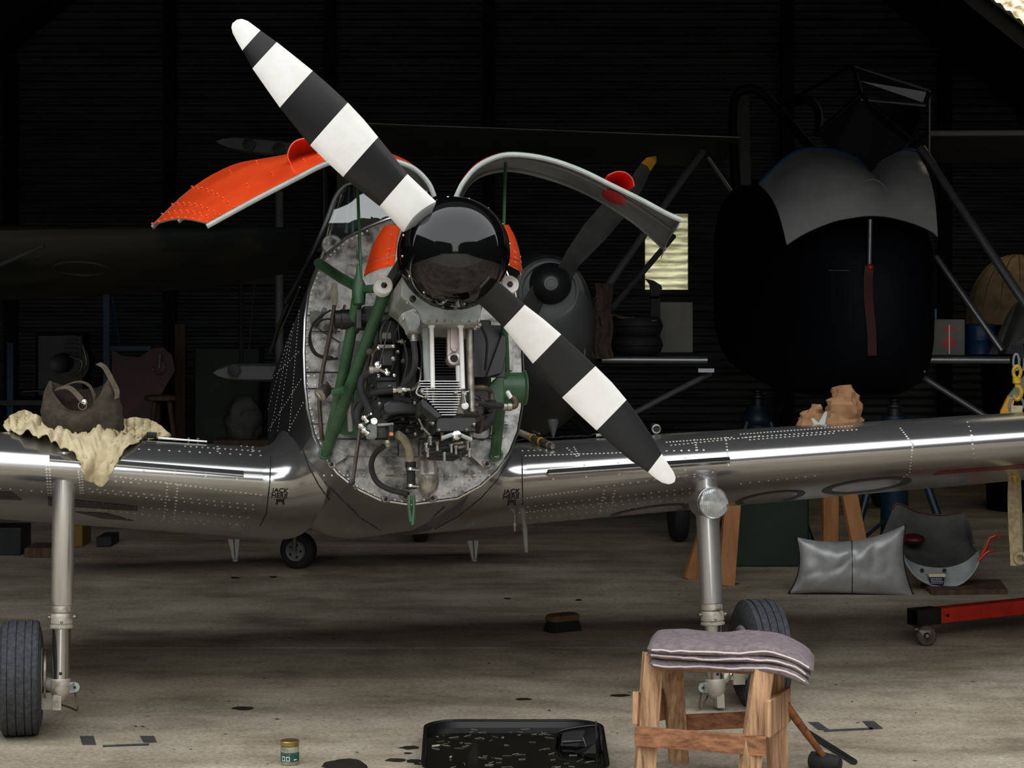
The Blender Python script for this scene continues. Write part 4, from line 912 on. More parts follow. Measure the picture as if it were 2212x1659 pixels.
bev(beam(MB(), onleg(1, .62) - f_ * .038 - Vector((.02, 0, 0)), onleg(3, .50) - f_ * .038 + Vector((.02, 0, 0)), .02, .06, f_).build('stretcher', M['woodh'], stool, smooth=0), .002)
r_ = (LG[3][0] - LG[2][0]); r_.z = 0; rr = r_.normalized(); ro = Vector((rr.y, -rr.x, 0))
bev(beam(MB(), onleg(2, .38) + ro * .045 - rr * .04, onleg(3, .36) + ro * .045 + rr * .04, .022, .13, ro).build('end_board', M['wood'], stool, smooth=0), .003)
bev(beam(MB(), onleg(0, .42) - ro * .048 - rr * .03, onleg(1, .42) - ro * .048 + rr * .03, .022, .12, ro).build('end_board', M['wood'], stool, smooth=0), .003)
# towel
tA = Vector((.522, 7.71, ztop)); tdir = Vector((.985, -.15, 0)).normalized(); tper = Vector((.15, .985, 0)).normalized()
twl = thing('towel', 'folded mauve towel with pale hemmed edges lying on the pine stool', 'towel', tA)
def slab(L0, L1, z0, th, D, droop, seed):
    secs = []; N = 34; m = 28; edge = []
    for i in range(N + 1):
        t = i / N; s = lerp(L0, L1, t); e = min(1, t / .07, (1 - t) / .07); k = math.sqrt(max(0.02, 1 - (1 - e) ** 2))
        dz = -droop * max(0, (t - .72) / .28) ** 1.8; dd = D * (1 - .1 * abs(2 * t - 1) ** 3); c = tA + tdir * s + ZZ * (z0 + th / 2 + dz) + tper * .012 * math.sin(5 * t + seed)
        row = []
        for j in range(m):
            a = 2 * math.pi * j / m; ca, sa = math.cos(a), math.sin(a)
            x = abs(ca) ** .35 * (1 if ca > 0 else -1) * dd; y = abs(sa) ** .7 * (1 if sa > 0 else -1) * th / 2 * k
            p = c + tper * x + ZZ * y; p += ZZ * (.012 * nz(p, 7, seed) + .004 * nz(p, 26, seed)) * (1 if sa > 0 else .35); row.append(p)
        secs.append(row); edge.append(row[m // 2] - tper * .001)
    return secs, edge
for nm, a in (('lower_fold', (-.005, .575, -.012, .044, .172, .062, 1.)), ('middle_fold', (-.012, .578, .026, .032, .178, .064, 2.)), ('upper_fold', (-.008, .590, .046, .046, .186, .068, 3.))):
    secs, edge = slab(*a); o = MB().loft(secs).build(nm, M['towel'], twl, smooth=80)
    MB().tube(edge[1:-1], .0035, 6).build('hem', M['piping'], o)
# mallet leaning on the stool, steel bar on the floor
mh = thing('mallet', 'mallet with stained wooden handle leaning against the stool', 'mallet', FL(1790, 1672))
hb = FL(1782, 1664) + ZZ * .045; ht = P(1682, 1502, 7.72)
MB().tube([ht, lerp(ht, hb, .15), lerp(ht, hb, .6), lerp(ht, hb, 1.0)], [.015, .017, .0145, .011], 14).build('handle', M['handle'], mh)
MB().lathe(hb + Vector((-.055, .03, -.01)), Vector((.11, -.05, -.012)), [(.02, 0), (.032, .006), (.036, .05), (.036, .08), (.032, .118), (.02, .124)], 20).build('head', M['rubber'], mh)
tag(MB().tube([FL(1742, 1580, .011), FL(1846, 1646, .011)], .0115, 14).build('steel_bar', M['dark'], loc=FL(1790, 1612)), 'round dark steel bar lying on the floor behind the mallet', 'bar')
# tape marks
def tape(q, lab): tag(MB().prism([FL(x, y, .0008) for x, y in q], (0, 0, .0012)).build('floor_tape', M['tape'], loc=FL(*q[0]), smooth=0), lab, 'tape', 'dark tape marks stuck on the floor')
tape([(172, 1590), (202, 1590), (208, 1609), (178, 1609)], 'dark square tape patch on the floor nearest the wheel')
tape([(302, 1590), (333, 1590), (339, 1604), (310, 1604)], 'dark square tape patch on the floor farther from the wheel')
tape([(222, 1610), (322, 1606), (322, 1610), (222, 1614)], 'thin tape strip on the floor between two square patches')
tape([(1745, 1560), (1768, 1560), (1792, 1577), (1768, 1577)], 'dark tape patch on the floor beside the steel bar')
tape([(1862, 1558), (1888, 1558), (1908, 1574), (1880, 1576)], 'rightmost dark tape patch on the floor right of the stool')
tape([(1778, 1577), (1885, 1572), (1886, 1576), (1780, 1581)], 'thin tape strip on the floor right of the stool')
# jar
jb = FL(626, 1650); jar = thing('glass_jar', 'small glass jar with gold lid and green label standing on concrete', 'jar', jb); k = .0368
MB().lathe(jb, ZZ, [(.02, 0), (.034, .002), (.036, .008), (.036, .062), (.034, .068), (.031, .072)], 32).build('body', pm('jar_glass', (168, 164, 140), (130, 128, 108), scale=30, rough=.12), jar)
MB().lathe(jb, ZZ, [(.033, .072), (.037, .073), (.037, .076), (.036, .085), (.037, .087), (.034, .09), (.0, .09)], 32).build('lid', M['gold'], jar)
MB().loft([[jb + Vector((math.cos(a) * .0366, math.sin(a) * .0366, z)) for a in [R(-150 + 10 * i) for i in range(15)]] for z in (.014, .048)], False, False).build('label', M['label'], jar)
mb = MB()
for a0_, a1_, z0_, z1_ in ((-135, -112, .017, .020), (-135, -131, .02, .034), (-135, -114, .032, .035), (-118, -114, .02, .033), (-106, -84, .017, .020), (-106, -102, .02, .034), (-106, -86, .032, .035), (-88, -84, .02, .033), (-60, -40, .02, .024), (-130, -40, .041, .043)):
    mb.loft([[jb + Vector((math.cos(R(a)) * .037, math.sin(R(a)) * .037, z)) for a in (a0_, (a0_ + a1_) / 2, a1_)] for z in (z0_, z1_)], False, False)
o = mb.build('label_print', M['white'], jar); o['kind'] = 'stuff'
# drip tray
tr0 = FL(1108, 1625); tray = thing('drip_tray', 'black plastic drip tray holding dark oily water and bits of straw', 'tray', tr0)
ta, tb_, tc2, td = FL(918, 1588, 0), FL(1300, 1588, 0), FL(1318, 1706, 0), FL(910, 1706, 0)
def rrect(k, z, n=6):
    c = (ta + tb_ + tc2 + td) / 4; out = []
    cs = [ta, tb_, tc2, td]
    for i in range(4):
        p, pa, pb = cs[i], cs[i - 1], cs[(i + 1) % 4]; u, v = (pa - p).normalized() * .14, (pb - p).normalized() * .14
        for j in range(n + 1):
            a = math.pi / 2 * j / n; out.append(p + u * (1 - math.sin(a)) + v * (1 - math.cos(a)))
    return [c + (q - c) * k + ZZ * z for q in out]
MB().loft([rrect(.9, .001), rrect(.96, .002), rrect(.985, .05), rrect(1.0, .062), rrect(1.01, .064), rrect(1.01, .059), rrect(.975, .057), rrect(.95, .012), rrect(.9, .008)]).build('tub', M['trayb'], tray)
water = pm('oily_water', (10, 11, 9), rough=.08, spec=.35)
MB().add([q for q in rrect(.955, .03)], [tuple(range(28))]) if False else None
wm = MB(); q = rrect(.958, .034); wm.add(q, [tuple(range(len(q)))]); wm.build('oily_water', water, tray, smooth=0)
mb = MB(); random.seed(11); cc = (ta + tb_ + tc2 + td) / 4
for k in range(90):
    u, v = random.betavariate(1.2, 1.6), random.random(); p = lerp(lerp(ta, tb_, u), lerp(td, tc2, u), v); p = cc + (p - cc) * .9; p.z = .036
    a = random.gauss(0, .6); L = random.uniform(.004, .02); d = Vector((math.cos(a), math.sin(a), random.uniform(-.03, .15)))
    mb.tube([p - d * L, p + d * L], random.uniform(.0004, .001), 4)
for x, y, s in ((1062, 1563, .014), (933, 1612, .03), (972, 1636, .006)): 
    p = FL(x, y, .037); mb.tube([p, p + Vector((s, -.002, .004))], .004, 6)
o = mb.build('straw_bits', M['straw'], tray, recalc=False); o['kind'] = 'stuff'
# see-through black basket standing in the tray
bk0 = FL(1255, 1650, .036); bsk = thing('plastic_basket', 'smoky black plastic basket tilted in the corner of the drip tray', 'basket', bk0)
b1 = [P(1208, 1575, 8.05), P(1290, 1566, 8.05), P(1314, 1672, 7.95), P(1204, 1672, 7.95)]
def pan(q, th, nm, m): return MB().prism(q, th).build(nm, m, bsk, smooth=0)
fr = [P(1204, 1590, 8.1), P(1215, 1577, 8.1), P(1285, 1567, 8.1), P(1297, 1580, 8.05), P(1300, 1612, 8.0), P(1312, 1668, 7.9)]
MB().tube(smooth_path(fr), .005, 8).build('rim', M['trayb'], bsk)
pan([P(1205, 1592, 8.1), P(1216, 1578, 8.1), P(1284, 1568, 8.1), P(1296, 1582, 8.08), P(1296, 1640, 8.02), P(1206, 1640, 8.04)], (0, .006, 0), 'back_panel', M['dglass'])
pan([P(1198, 1640, 7.95), P(1283, 1607, 7.98), P(1288, 1680, 7.85), P(1202, 1680, 7.85)], (.0, .006, 0), 'front_panel', M['trayb'])
pan([P(1283, 1607, 7.98), P(1299, 1580, 8.08), P(1314, 1672, 7.95), P(1288, 1680, 7.85)], (.006, 0, 0), 'side_panel', M['trayb'])
pan([P(1198, 1640, 7.95), P(1206, 1592, 8.1), P(1206, 1660, 8.02), P(1202, 1680, 7.85)], (-.005, 0, 0), 'side_panel', M['dglass'])
MB().tube([P(1259, 1592, 8.06), P(1266, 1612, 8.04)], .002, 6).build('rib', M['greyd'], bsk); MB().tube([P(1215, 1602, 8.07), P(1262, 1600, 8.07)], .002, 6).build('rib', M['greyd'], bsk)
MB().tube([P(1287, 1558, 8.06), P(1290, 1600, 8.03)], .004, 8).build('catch', M['dark'], bsk)
# hand brush
bb = FL(1226, 1365); br = thing('scrubbing_brush', 'hand brush with brown wooden back and black bristles on the floor', 'brush', bb)
d1 = Vector((.86, .5, 0)); d2 = Vector((-.5, .86, 0))
def oval(L, D, z, k=.0): return [bb + d1 * (x * L) + d2 * (y * D + .05) + ZZ * (z + k * x) for x, y in ((-1, -.6), (-.85, -1), (.85, -1), (1, -.6), (1, .6), (.85, 1), (-.85, 1), (-1, .6))]
MB().loft([oval(.10, .055, 0), oval(.085, .045, .055)]).build('bristles', M['rubber'], br)
MB().loft([oval(.088, .047, .055), oval(.09, .048, .068), oval(.085, .044, .084), oval(.07, .03, .09)]).build('back', M['brushw'], br)
# oil stains on the concrete
def blob(px, py, rx, ry, seed):
    out = []
    for i in range(18):
        a = 2 * math.pi * i / 18; k = 1 + .35 * mnoise.noise(Vector((math.cos(a) * 1.7 + seed, math.sin(a) * 1.7, seed)))
        out.append(FL(px + rx * k * math.cos(a), py + ry * k * math.sin(a), .0006))
    mb = MB(); mb.add(out, [tuple(range(18))]); mb.build('oil_stain', M['stain'], fl, smooth=0)
for i, s in enumerate(((527, 1530, 26, 4), (745, 1652, 52, 12), (885, 1615, 22, 4), (882, 1627, 9, 2), (895, 1644, 18, 4), (855, 1642, 24, 4), (905, 1650, 12, 2), (508, 1248, 10, 2), (590, 1246, 10, 2), (1130, 1510, 18, 3), (1096, 1293, 8, 2), (1250, 1296, 8, 2), (1340, 1502, 22, 3), (1560, 1262, 40, 3))): blob(*s, i * 3.1)
# -------- cloth, bag and tools on the wing
def interp(tab, x):
    for (x0, y0), (x1, y1) in zip(tab, tab[1:]):
        if x <= x1: return y0 + (y1 - y0) * max(0, (x - x0)) / (x1 - x0)
    return tab[-1][1]
top_t = [(8, 912), (25, 896), (50, 885), (75, 895), (95, 905), (120, 920), (180, 932), (240, 925), (262, 908), (290, 902), (320, 906), (345, 918), (367, 938)]
bot_t = [(8, 918), (30, 942), (70, 958), (110, 972), (140, 980), (160, 990), (178, 1015), (195, 1034), (215, 1037), (240, 1022), (255, 1000), (275, 975), (305, 955), (340, 946), (367, 942)]
g = []
NI, NJ = 120, 52
for j in range(NJ + 1):
    row = []
    for i in range(NI + 1):
        x = lerp(9, 366, i / NI); y = lerp(interp(top_t, x), interp(bot_t, x), j / NJ); x += 3 * math.sin(j * .7 + i * .3) * (j / NJ)
        p, n = hit(WB[-1], x, y); cp = crest(-1, x); w = mnoise.noise(Vector((x * .03 + .5 * math.sin(y * .05), y * .016, 1.7))); w2 = abs(mnoise.noise(Vector((x * .034 + .012 * y, y * .014, 5.))))
        fold = .026 * w + .05 * w2 + .016 * abs(mnoise.noise(Vector((x * .07 - y * .03, y * .02 + x * .015, 9.)))) - .010
        if p is not None and (p - cp).length < .5 and p.z < cp.z + .001: q = p + n * (.010 + max(0, .012 + fold))
        else:
            dy = max(0., (FPX * (CH - cp.z) / cp.y + 610) - y); q = P(x, y, cp.y + .10 + dy * .0035 - fold * 1.6)
        row.append(q)
    g.append(row)
tag(MB().shell(g, .004, 0, 0).build('dust_sheet', M['cream'], loc=crest(-1, 180), smooth=85), 'crumpled cream cotton cloth draped over the wing under the tool bag', 'cloth')
bc = crest(-1, 180) + AFT * .20 - ZZ * .02; bc.x = P(180, 900, bc.y).x; BZ = P(180, 941, bc.y).z
bag = thing('tool_bag', 'sagging brown canvas tool bag with open top on the wing', 'bag', bc); secs = []
for j in range(17):
    t = j / 16; row = []
    for i in range(40):
        a = 2 * math.pi * i / 40; ca, sa = math.cos(a), math.sin(a)
        topz = .195 + .045 * ca * ca * (1.2 if ca > 0 else .85) - (.085 * max(0, -sa) ** 2 if sa < 0 else -.0) ; z = BZ + t * topz
        k = (1 + .10 * math.sin(t * math.pi) - .16 * t * t); x = abs(ca) ** .75 * (1 if ca > 0 else -1) * .158 * k; y = abs(sa) ** .75 * (1 if sa > 0 else -1) * .11 * k * (1 - .25 * t)
        p = Vector((bc.x + x - .012 * t, bc.y + y, z)); r = Vector((x, y, 0)).normalized(); p += r * (.016 * nz(p, 11, 3) + .01 * nz(p, 30, 7)); row.append(p)
    secs.append(row)
mb = MB(); mb.loft(secs, True, False); mb.add(secs[0], [tuple(range(40))])
inn = [[bc + (p - bc) * .94 for p in r_] for r_ in secs[::-1][:12]]
for r0, r1 in zip(inn, secs[::-1]):
    for p, q in zip(r0, r1): p.z = q.z
mb.loft([secs[-1]] + inn, True, False); mb.add(inn[-1], [tuple(range(40))[::-1]])
mb.build('body', M['bag'], bag, smooth=70)
# front pocket bulge
g = []
for j in range(9):
    row = []
    for i in range(15):
        u, v = i / 14, j / 8; h = .03 * (math.sin(math.pi * u) * math.sin(math.pi * v)) ** .5
        row.append(Vector((bc.x - .12 + .20 * u, bc.y - .108 - h - .012 * math.sin(math.pi * u), BZ + .022 + .085 * v + .008 * math.sin(9 * u))))
    g.append(row)
MB().shell(g, -.006, 0, 0).build('pocket', M['bag'], bag, smooth=70)
def ribbon(pts, w, th, side): 
    q = smooth_path(pts, 5); s = Vector(side); return MB().shell([[p - s * w / 2, p + s * w / 2] for p in q], th, 0, 0)
Yb = bc.y
ribbon([P(122, 842, Yb - .02), P(148, 838, Yb - .06), P(166, 852, Yb - .10), P(182, 872, Yb - .13)], .026, .004, (.6, .3, .5)).build('strap', M['strap'], bag, smooth=60)
ribbon([P(130, 838, Yb + .03), P(165, 826, Yb + .04), P(190, 832, Yb + .03), P(203, 855, Yb + .0), P(204, 875, Yb - .02)], .022, .004, (.2, .9, .2)).build('strap', M['strap'], bag, smooth=60)
ribbon([P(212, 786, Yb), P(226, 795, Yb - .01), P(240, 820, Yb - .02), P(252, 845, Yb - .04), P(252, 862, Yb - .06)], .026, .004, (.7, .5, .3)).build('strap', M['strap'], bag, smooth=60)
MB().lathe(P(182, 868, Yb - .14), (0, -1, .2), [(.008, -.02), (.013, -.018), (.014, 0), (.011, .004), (.009, .002), (.007, .006), (.001, .007)], 20).build('stud', M['steel'], bag)
MB().ring(P(178, 876, Yb - .135), (0, 1, .15), .017, .0016, 24, 6).build('ring', M['steel'], bag)
def tool(pts, r, nm, m, lab, cat, sd, grp='tools left on the wings', n=12):
    o = MB().tube(pts, r, n).build(nm, m, loc=pts[0]); return tag(o, lab, cat, grp)
def wtop(sd, x, y, h): 
    p, n = hit(WB[sd], x, y); return (p + n * h) if p is not None else crest(sd, x) + ZZ * h
p0 = [crest(-1, x) + AFT * .03 + ZZ * h for x, h in ((318, .022), (338, .022), (342, .012), (375, .011), (400, .011), (448, .010))]
rt = thing('ratchet', 'chrome ratchet bar with dark grip lying by the cream cloth', 'tool', p0[0], 'tools left on the wings')
MB().tube(p0[:2], .013, 14).build('grip', M['rubber'], rt); MB().tube(p0[2:], [.007, .006, .005, .005], 10).build('bar', M['steel'], rt)
for x in (408, 428): tag(MB().lathe(crest(-1, x) + AFT * .02, ZZ, [(.004, 0), (.004, .016), (.006, .017), (.006, .022), (.002, .023)], 8).build('cowl_pin', M['steel'], loc=crest(-1, x)), 'small upright steel pin on the wing right of the cream cloth, %s the fuselage' % ('farther from' if x < 420 else 'nearer'), 'pin', 'tools left on the wings')
ga = crest(1, 1122) + AFT * .03 + ZZ * .045; gb = wtop(1, 1194, 972, .016)
gg = thing('grease_gun', 'worn grease gun with yellow bands lying on the wing root', 'tool', gb, 'tools left on the wings')
d = gb - ga
MB().tube([ga, ga + d * .4], .014, 14).build('barrel', M['beige'], gg); MB().tube([ga + d * .4, ga + d * .9], [.015, .017], 14).build('body', M['steel2'], gg); MB().tube([ga + d * .9, gb], [.012, .012], 12).build('nozzle', M['steel2'], gg)
for t in (.42, .66): MB().lathe(ga + d * t, d, [(.017, -.008), (.0185, -.006), (.0185, .006), (.017, .008)], 16).build('band', M['yellow'], gg)
MB().tube([ga + d * .45 + ZZ * .012, ga + d * .42 + ZZ * .03, ga + d * .62 + ZZ * .03], .004, 8).build('lever', M['steel2'], gg)
ta_ = crest(1, 1420) + ZZ * .024 + AFT * .02
ic = thing('torch', 'black torch with ringed lens pointing out over the wing top', 'torch', ta_, 'tools left on the wings')
MB().lathe(ta_, AFT + U * .2, [(.021, -.0), (.021, .03), (.016, .04), (.016, .14)], 18).build('tube', M['rubber'], ic); MB().lathe(ta_, -AFT, [(.02, -.002), (.021, .004), (.015, .006), (.013, .001)], 18).build('lens_ring', M['steel2'], ic); MB().lathe(ta_, -AFT, [(.013, -.004), (.013, .002), (.004, .003)], 14).build('bulb', M['rubber'], ic)
pl0 = crest(1, 1300) + ZZ * .012
pl = thing('pliers', 'small pliers with dark handles on the wing behind the propeller blade', 'tool', pl0, 'tools left on the wings')
MB().tube([crest(1, 1288) + ZZ * .012, crest(1, 1312) + ZZ * .014], .008, 8).build('jaws', M['steel2'], pl); MB().tube([crest(1, 1312) + ZZ * .014, crest(1, 1335) + ZZ * .03 + AFT * .03], .006, 8).build('handle', M['rubber'], pl); MB().tube([crest(1, 1312) + ZZ * .014, crest(1, 1340) + ZZ * .012 + AFT * .05], .006, 8).build('handle', M['rubber'], pl)
rg = crest(1, 1160); g = []
for j in range(7): g.append([crest(1, lerp(1095, 1300, i / 24)) + AFT * (.05 + .05 * j) + ZZ * (.012 + .014 * nz(Vector((i * .5, j * .8, 0)), 1) - .012 * j) for i in range(25)])
tag(MB().shell(g, .004, 0, 0).build('work_mat', M['rubber'], loc=rg, smooth=70), 'black cloth mat spread on the wing under the grease gun', 'mat')
# crumpled paper bag
pb = crest(1, 1795) + AFT * .22; pb.x = P(1800, 900, pb.y).x
def crumple(c, a, b, h, seed, amp, top):
    secs = []
    for j in range(15):
        t = j / 14; row = []
        for i in range(26):
            an = 2 * math.pi * i / 26; k = (math.sin(math.pi * min(.999, .16 + t * .80)) ** .45) * (1 - (1 - top) * t)
            p = c + Vector((a * k * math.cos(an), b * k * math.sin(an), h * t)); r = Vector((math.cos(an), math.sin(an), .3)); p += r * amp * (mnoise.noise(p * 17 + Vector((seed, 0, 0))) + .7 * mnoise.noise(p * 40 + Vector((0, seed, 0)))); row.append(p)
        secs.append(row)
    return MB().loft(secs)
bz = P(1800, 938, pb.y).z - .03
pbag = thing('paper_bag', 'crumpled brown paper bag resting on top of the wing', 'bag', Vector((pb.x, pb.y, bz)))
crumple(Vector((P(1822, 900, pb.y).x, pb.y, bz)), .105, .09, .255, 2., .03, .62).build('standing_part', M['paper'], pbag, smooth=25)
crumple(Vector((P(1765, 900, pb.y).x, pb.y + .03, bz)), .135, .09, .165, 5., .03, .35).build('lying_part', M['paper'], pbag, smooth=25)
crumple(Vector((P(1727, 900, pb.y).x, pb.y - .05, bz)), .055, .05, .072, 8., .02, .6).build('torn_corner', M['paper'], pbag, smooth=25)
tg = P(1770, 918, pb.y - .12)
tag(MB().prism([P(1752, 905, pb.y - .11), P(1757, 903, pb.y - .11), P(1768, 913, pb.y - .11), P(1783, 888, pb.y - .11), P(1787, 890, pb.y - .11), P(1780, 926, pb.y - .11), P(1764, 928, pb.y - .11)], (0, .006, 0)).build('plastic_tag', M['greyp'], loc=tg, smooth=0), 'pale forked plastic tag stuck in front of the paper bag', 'tag')

mb = MB(); random.seed(21)                        # dry leaves and grit blown over the concrete
for k in range(130):
    px, py = random.uniform(160, 2180), random.uniform(1215, 1650); q = FL(px, py, .002); s_ = random.uniform(.004, .016); a = random.random() * 6.3
    u_, v_ = Vector((math.cos(a), math.sin(a), .1)) * s_, Vector((-math.sin(a), math.cos(a), 0)) * s_ * random.uniform(.2, .5)
    mb.add([q - u_, q - v_ + ZZ * .002, q + u_, q + v_], [(0, 1, 2, 3)])
o = tag(mb.build('floor_debris', M['leaf'], loc=FL(1000, 1450), recalc=False), 'dry leaf bits and grit scattered over the concrete floor', 'debris'); o['kind'] = 'stuff'

# ------------------------------------------------------------------ behind and under the wings
def ptube(pts, r, n=10, k=1):
    q = [P(*p) for p in pts]; q = smooth_path(q, k) if k > 1 else q; return MB().tube(q, r, n)
# --- silver padded bag on the floor
sb = FL(1840, 1287); pil = thing('pillow_bag', 'silver grey fabric cushion bag with black piping standing on the floor', 'cushion', sb); Yp = sb.y + .05
def qb(a, m, b, t): return (1 - t) ** 2 * a + 2 * t * (1 - t) * m + t * t * b
V2 = lambda x, y: Vector((x, y, 0))
TLc, TRc, BRc, BLc = V2(1720, 1160), V2(1957, 1133), V2(1976, 1292), V2(1703, 1282)
def pedge(u, v):                                   # Coons patch of the outline
    tp_ = qb(TLc, V2(1842, 1190), TRc, u); bt_ = qb(BLc, V2(1842, 1276), BRc, u); lf = qb(TLc, V2(1742, 1232), BLc, v); rt_ = qb(TRc, V2(1938, 1215), BRc, v)
    return tp_ * (1 - v) + bt_ * v + lf * (1 - u) + rt_ * u - (TLc * (1 - u) * (1 - v) + TRc * u * (1 - v) + BLc * (1 - u) * v + BRc * u * v)
def pgrid(sg):
    g = []
    for j in range(29):
        row = []
        for i in range(45):
            u, v = i / 44, j / 28; q = pedge(u, v); h = (max(0, 1 - (2 * u - 1) ** 2) * max(0, 1 - (2 * v - 1) ** 2)) ** .42
            w = .020 * mnoise.noise(Vector((u * 4.5, v * 3, 2))) + .026 * abs(mnoise.noise(Vector((u * 5 + 2.2 * v, v * 2.2 - u * 2, 7)))) - .012 * math.exp(-((u - .5) / .015) ** 2)
            row.append(P(q.x, q.y, Yp + sg * h * (.10 + (w if sg < 0 else 0))))
        g.append(row)
    return g
g0 = pgrid(-1); cu_ = MB().loft(g0, False, False); cu_.loft(pgrid(1), False, False)
cu_.build('cushion', M['silver'], pil, smooth=80)
MB().tube([r[0] for r in g0], .006, 8).build('piping', M['rubber'], pil); MB().tube([r[-1] for r in g0], .006, 8).build('piping', M['rubber'], pil)
MB().tube([r[22] - Vector((0, .001, 0)) for r in g0], .003, 6).build('seam', M['dark'], pil)
# --- lower cowling on a plank, with a tub in it
pk = FL(2085, 1283); tag(MB().prism([FL(1990, 1266), FL(2160, 1262), FL(2176, 1284), FL(2012, 1286)], (0, 0, .03)).build('plank', M['woodd'], loc=FL(2085, 1275), smooth=0), 'short wooden plank on the floor under the loose cowling', 'plank')
cw = thing('lower_cowling', 'loose grey and red engine cowling shell standing on a wooden plank', 'cowling', FL(2030, 1268, .03)); Yc = 12.35
rim_ = smooth_path([P(x, y, Yc) for x, y in ((1950, 1195), (1960, 1222), (1985, 1250), (2020, 1266), (2050, 1268), (2080, 1258), (2103, 1235), (2118, 1205))], 4)
mid_ = smooth_path([P(x, y, Yc + .12) for x, y in ((1948, 1190), (1958, 1206), (1985, 1220), (2020, 1226), (2050, 1225), (2080, 1216), (2098, 1204), (2112, 1190))], 4)
bck = smooth_path([P(x, y, Yc + .45) for x, y in ((1905, 1155), (1920, 1120), (1938, 1088), (1980, 1105), (2030, 1113), (2070, 1108), (2090, 1115), (2105, 1175))], 4)
MB().shell([rim_, [lerp(a, b, .5) for a, b in zip(rim_, mid_)], mid_], .006, 0, 0).build('rim', M['greyp'], cw, smooth=60)
MB().shell([mid_] + [[lerp(a, b, t) + Vector((0, .10 * math.sin(math.pi * t), 0)) for a, b in zip(mid_, bck)] for t in (.25, .5, .75, 1)], .006, 0, 1).build('shell', [M['drab'], M['red']], cw, smooth=60)
MB().tube(rim_, .007, 8).build('edge_bead', M['greyp'], cw); MB().tube(bck[6:22], .006, 8).build('edge_bead', M['maroon'], cw)
MB().ball(P(1972, 1165, Yc + .25), (.075, 0, 0), (0, .09, 0), (0, 0, .035), 16, 10).build('intake_bulge', M['maroon'], cw)
for x in (1992, 2040): MB().lathe(P(x, 1232, Yc + .06), (0, -1, .3), [(.012, -.004), (.012, .004), (.006, .005)], 14).build('drain_hole', M['rubber'], cw)
for pts in ([(2114, 1212), (2128, 1196), (2138, 1190)], [(2120, 1200), (2132, 1178), (2138, 1162), (2150, 1158)]):
    MB().tube([P(x, y, Yc - .01) for x, y in pts], .010, 8).build('toggle_latch', M['red'], cw)
for x, y in ((2142, 1189), (2156, 1157)): MB().ring(P(x, y, Yc - .01), (0, 1, 0), .014, .003, 18, 6).build('latch_ring', M['red'], cw)
MB().tube([P(2125, 1190, Yc), P(2136, 1165, Yc)], .012, 8).build('latch_tube', M['greyd'], cw)
tb0 = P(2022, 1263, Yc + .02); tub = thing('plastic_tub', 'small navy tub with cream lid sitting inside the loose cowling', 'tub', tb0)
def tsec(k, z): return [tb0 + Vector((x * k, y * k, z)) for x, y in ((-.046, -.03), (.046, -.03), (.046, .03), (-.046, .03))]
MB().loft([tsec(.86, 0), tsec(.98, .05)]).build('pot', M['navyl'], tub, smooth=0); MB().loft([tsec(1.04, .05), tsec(1.06, .064), tsec(1.0, .067)]).build('lid', pm('tub_lid', (222, 208, 176), rough=.5), tub, smooth=0)
mb = MB(); random.seed(3)
for r in range(4):
    x = -.036
    while x < .03: w = random.uniform(.004, .014); mb.bx(tb0.x + x, tb0.x + x + w, tb0.y - .0305, tb0.y - .029, tb0.z + .012 + r * .009, tb0.z + .015 + r * .009); x += w + .004
o = mb.build('print', M['white'], tub, smooth=0); o['kind'] = 'stuff'
# --- red engine crane at the right edge
cb = FL(1997, 1393); crn = thing('engine_crane', 'red engine crane leg on a swivel castor with its lifting hook', 'crane', cb)
LA, LD = Vector((2.165, 10.66, .128)), Vector((.87, .49, 0)); LN = Vector((-.49, .87, 0))
def legbox(t0, t1, w, h, nm, m): return bev(beam(MB(), LA + LD * t0, LA + LD * t1, w, h, LN).build(nm, M[m], crn, smooth=0), .003)
legbox(0, 1.66, .075, .075, 'leg_beam', 'crane')
so = LA - LD * .15; mb = MB(); sq = lambda c, k: [c + LN * x * k + ZZ * y * k for x, y in ((-.041, -.041), (.041, -.041), (.041, .041), (-.041, .041))]
mb.loft([sq(LA + LD * .005, 1), sq(so, 1), sq(so, .84), sq(so + LD * .1, .84)], True, True).build('end_socket', M['enblack'], crn, smooth=0)
MB().lathe(LA + LD * .05 - LN * .037, -LN, [(.009, -.01), (.009, .006), (.005, .008)], 8).build('leg_bolt', M['enblack'], crn)
cs_ = Vector((P(1994, 1346, 10.52).x, 10.52, .088))
MB().bx(cs_.x - .045, cs_.x + .045, cs_.y - .03, cs_.y + .05, cs_.z - .008, cs_.z).build('castor_plate', M['steel2'], crn, smooth=0)
cx_, cz_ = P(2000, 1370, 10.5).x, .0525
for dy in (-.024, .03): MB().prism([(cs_.x - .03, 10.5 + dy, cs_.z - .008), (cs_.x + .03, 10.5 + dy, cs_.z - .008), (cx_ + .014, 10.5 + dy, cz_ - .008), (cx_ - .012, 10.5 + dy, cz_ - .008)], (0, .004, 0)).build('castor_fork', M['steel2'], crn, smooth=0)
cwh = MB().lathe((cx_, 10.48, cz_), (0, 1, 0), [(.016, -.004), (.03, 0), (.046, -.002), (.052, .005), (.052, .035), (.046, .042), (.03, .04), (.016, .044)], 28).build('castor_wheel', M['brown'], crn); MB().lathe((cx_, 10.47, cz_), (0, 1, 0), [(.006, -.012), (.011, -.008), (.011, .06), (.006, .064)], 10).build('axle_bolt', M['steel2'], cwh)
MS = LA + LD * 1.62; bev(MB().bx(MS.x - .05, MS.x + .05, MS.y - .05, MS.y + .05, .09, 1.9).build('mast', M['crane'], crn, smooth=0), .004); bev(beam(MB(), (MS.x, MS.y, 1.86), P(2198, 758, 10.22), .07, .06, (0, 0, 1)).build('boom', M['dark'], crn, smooth=0), .003)
Yh = 10.22
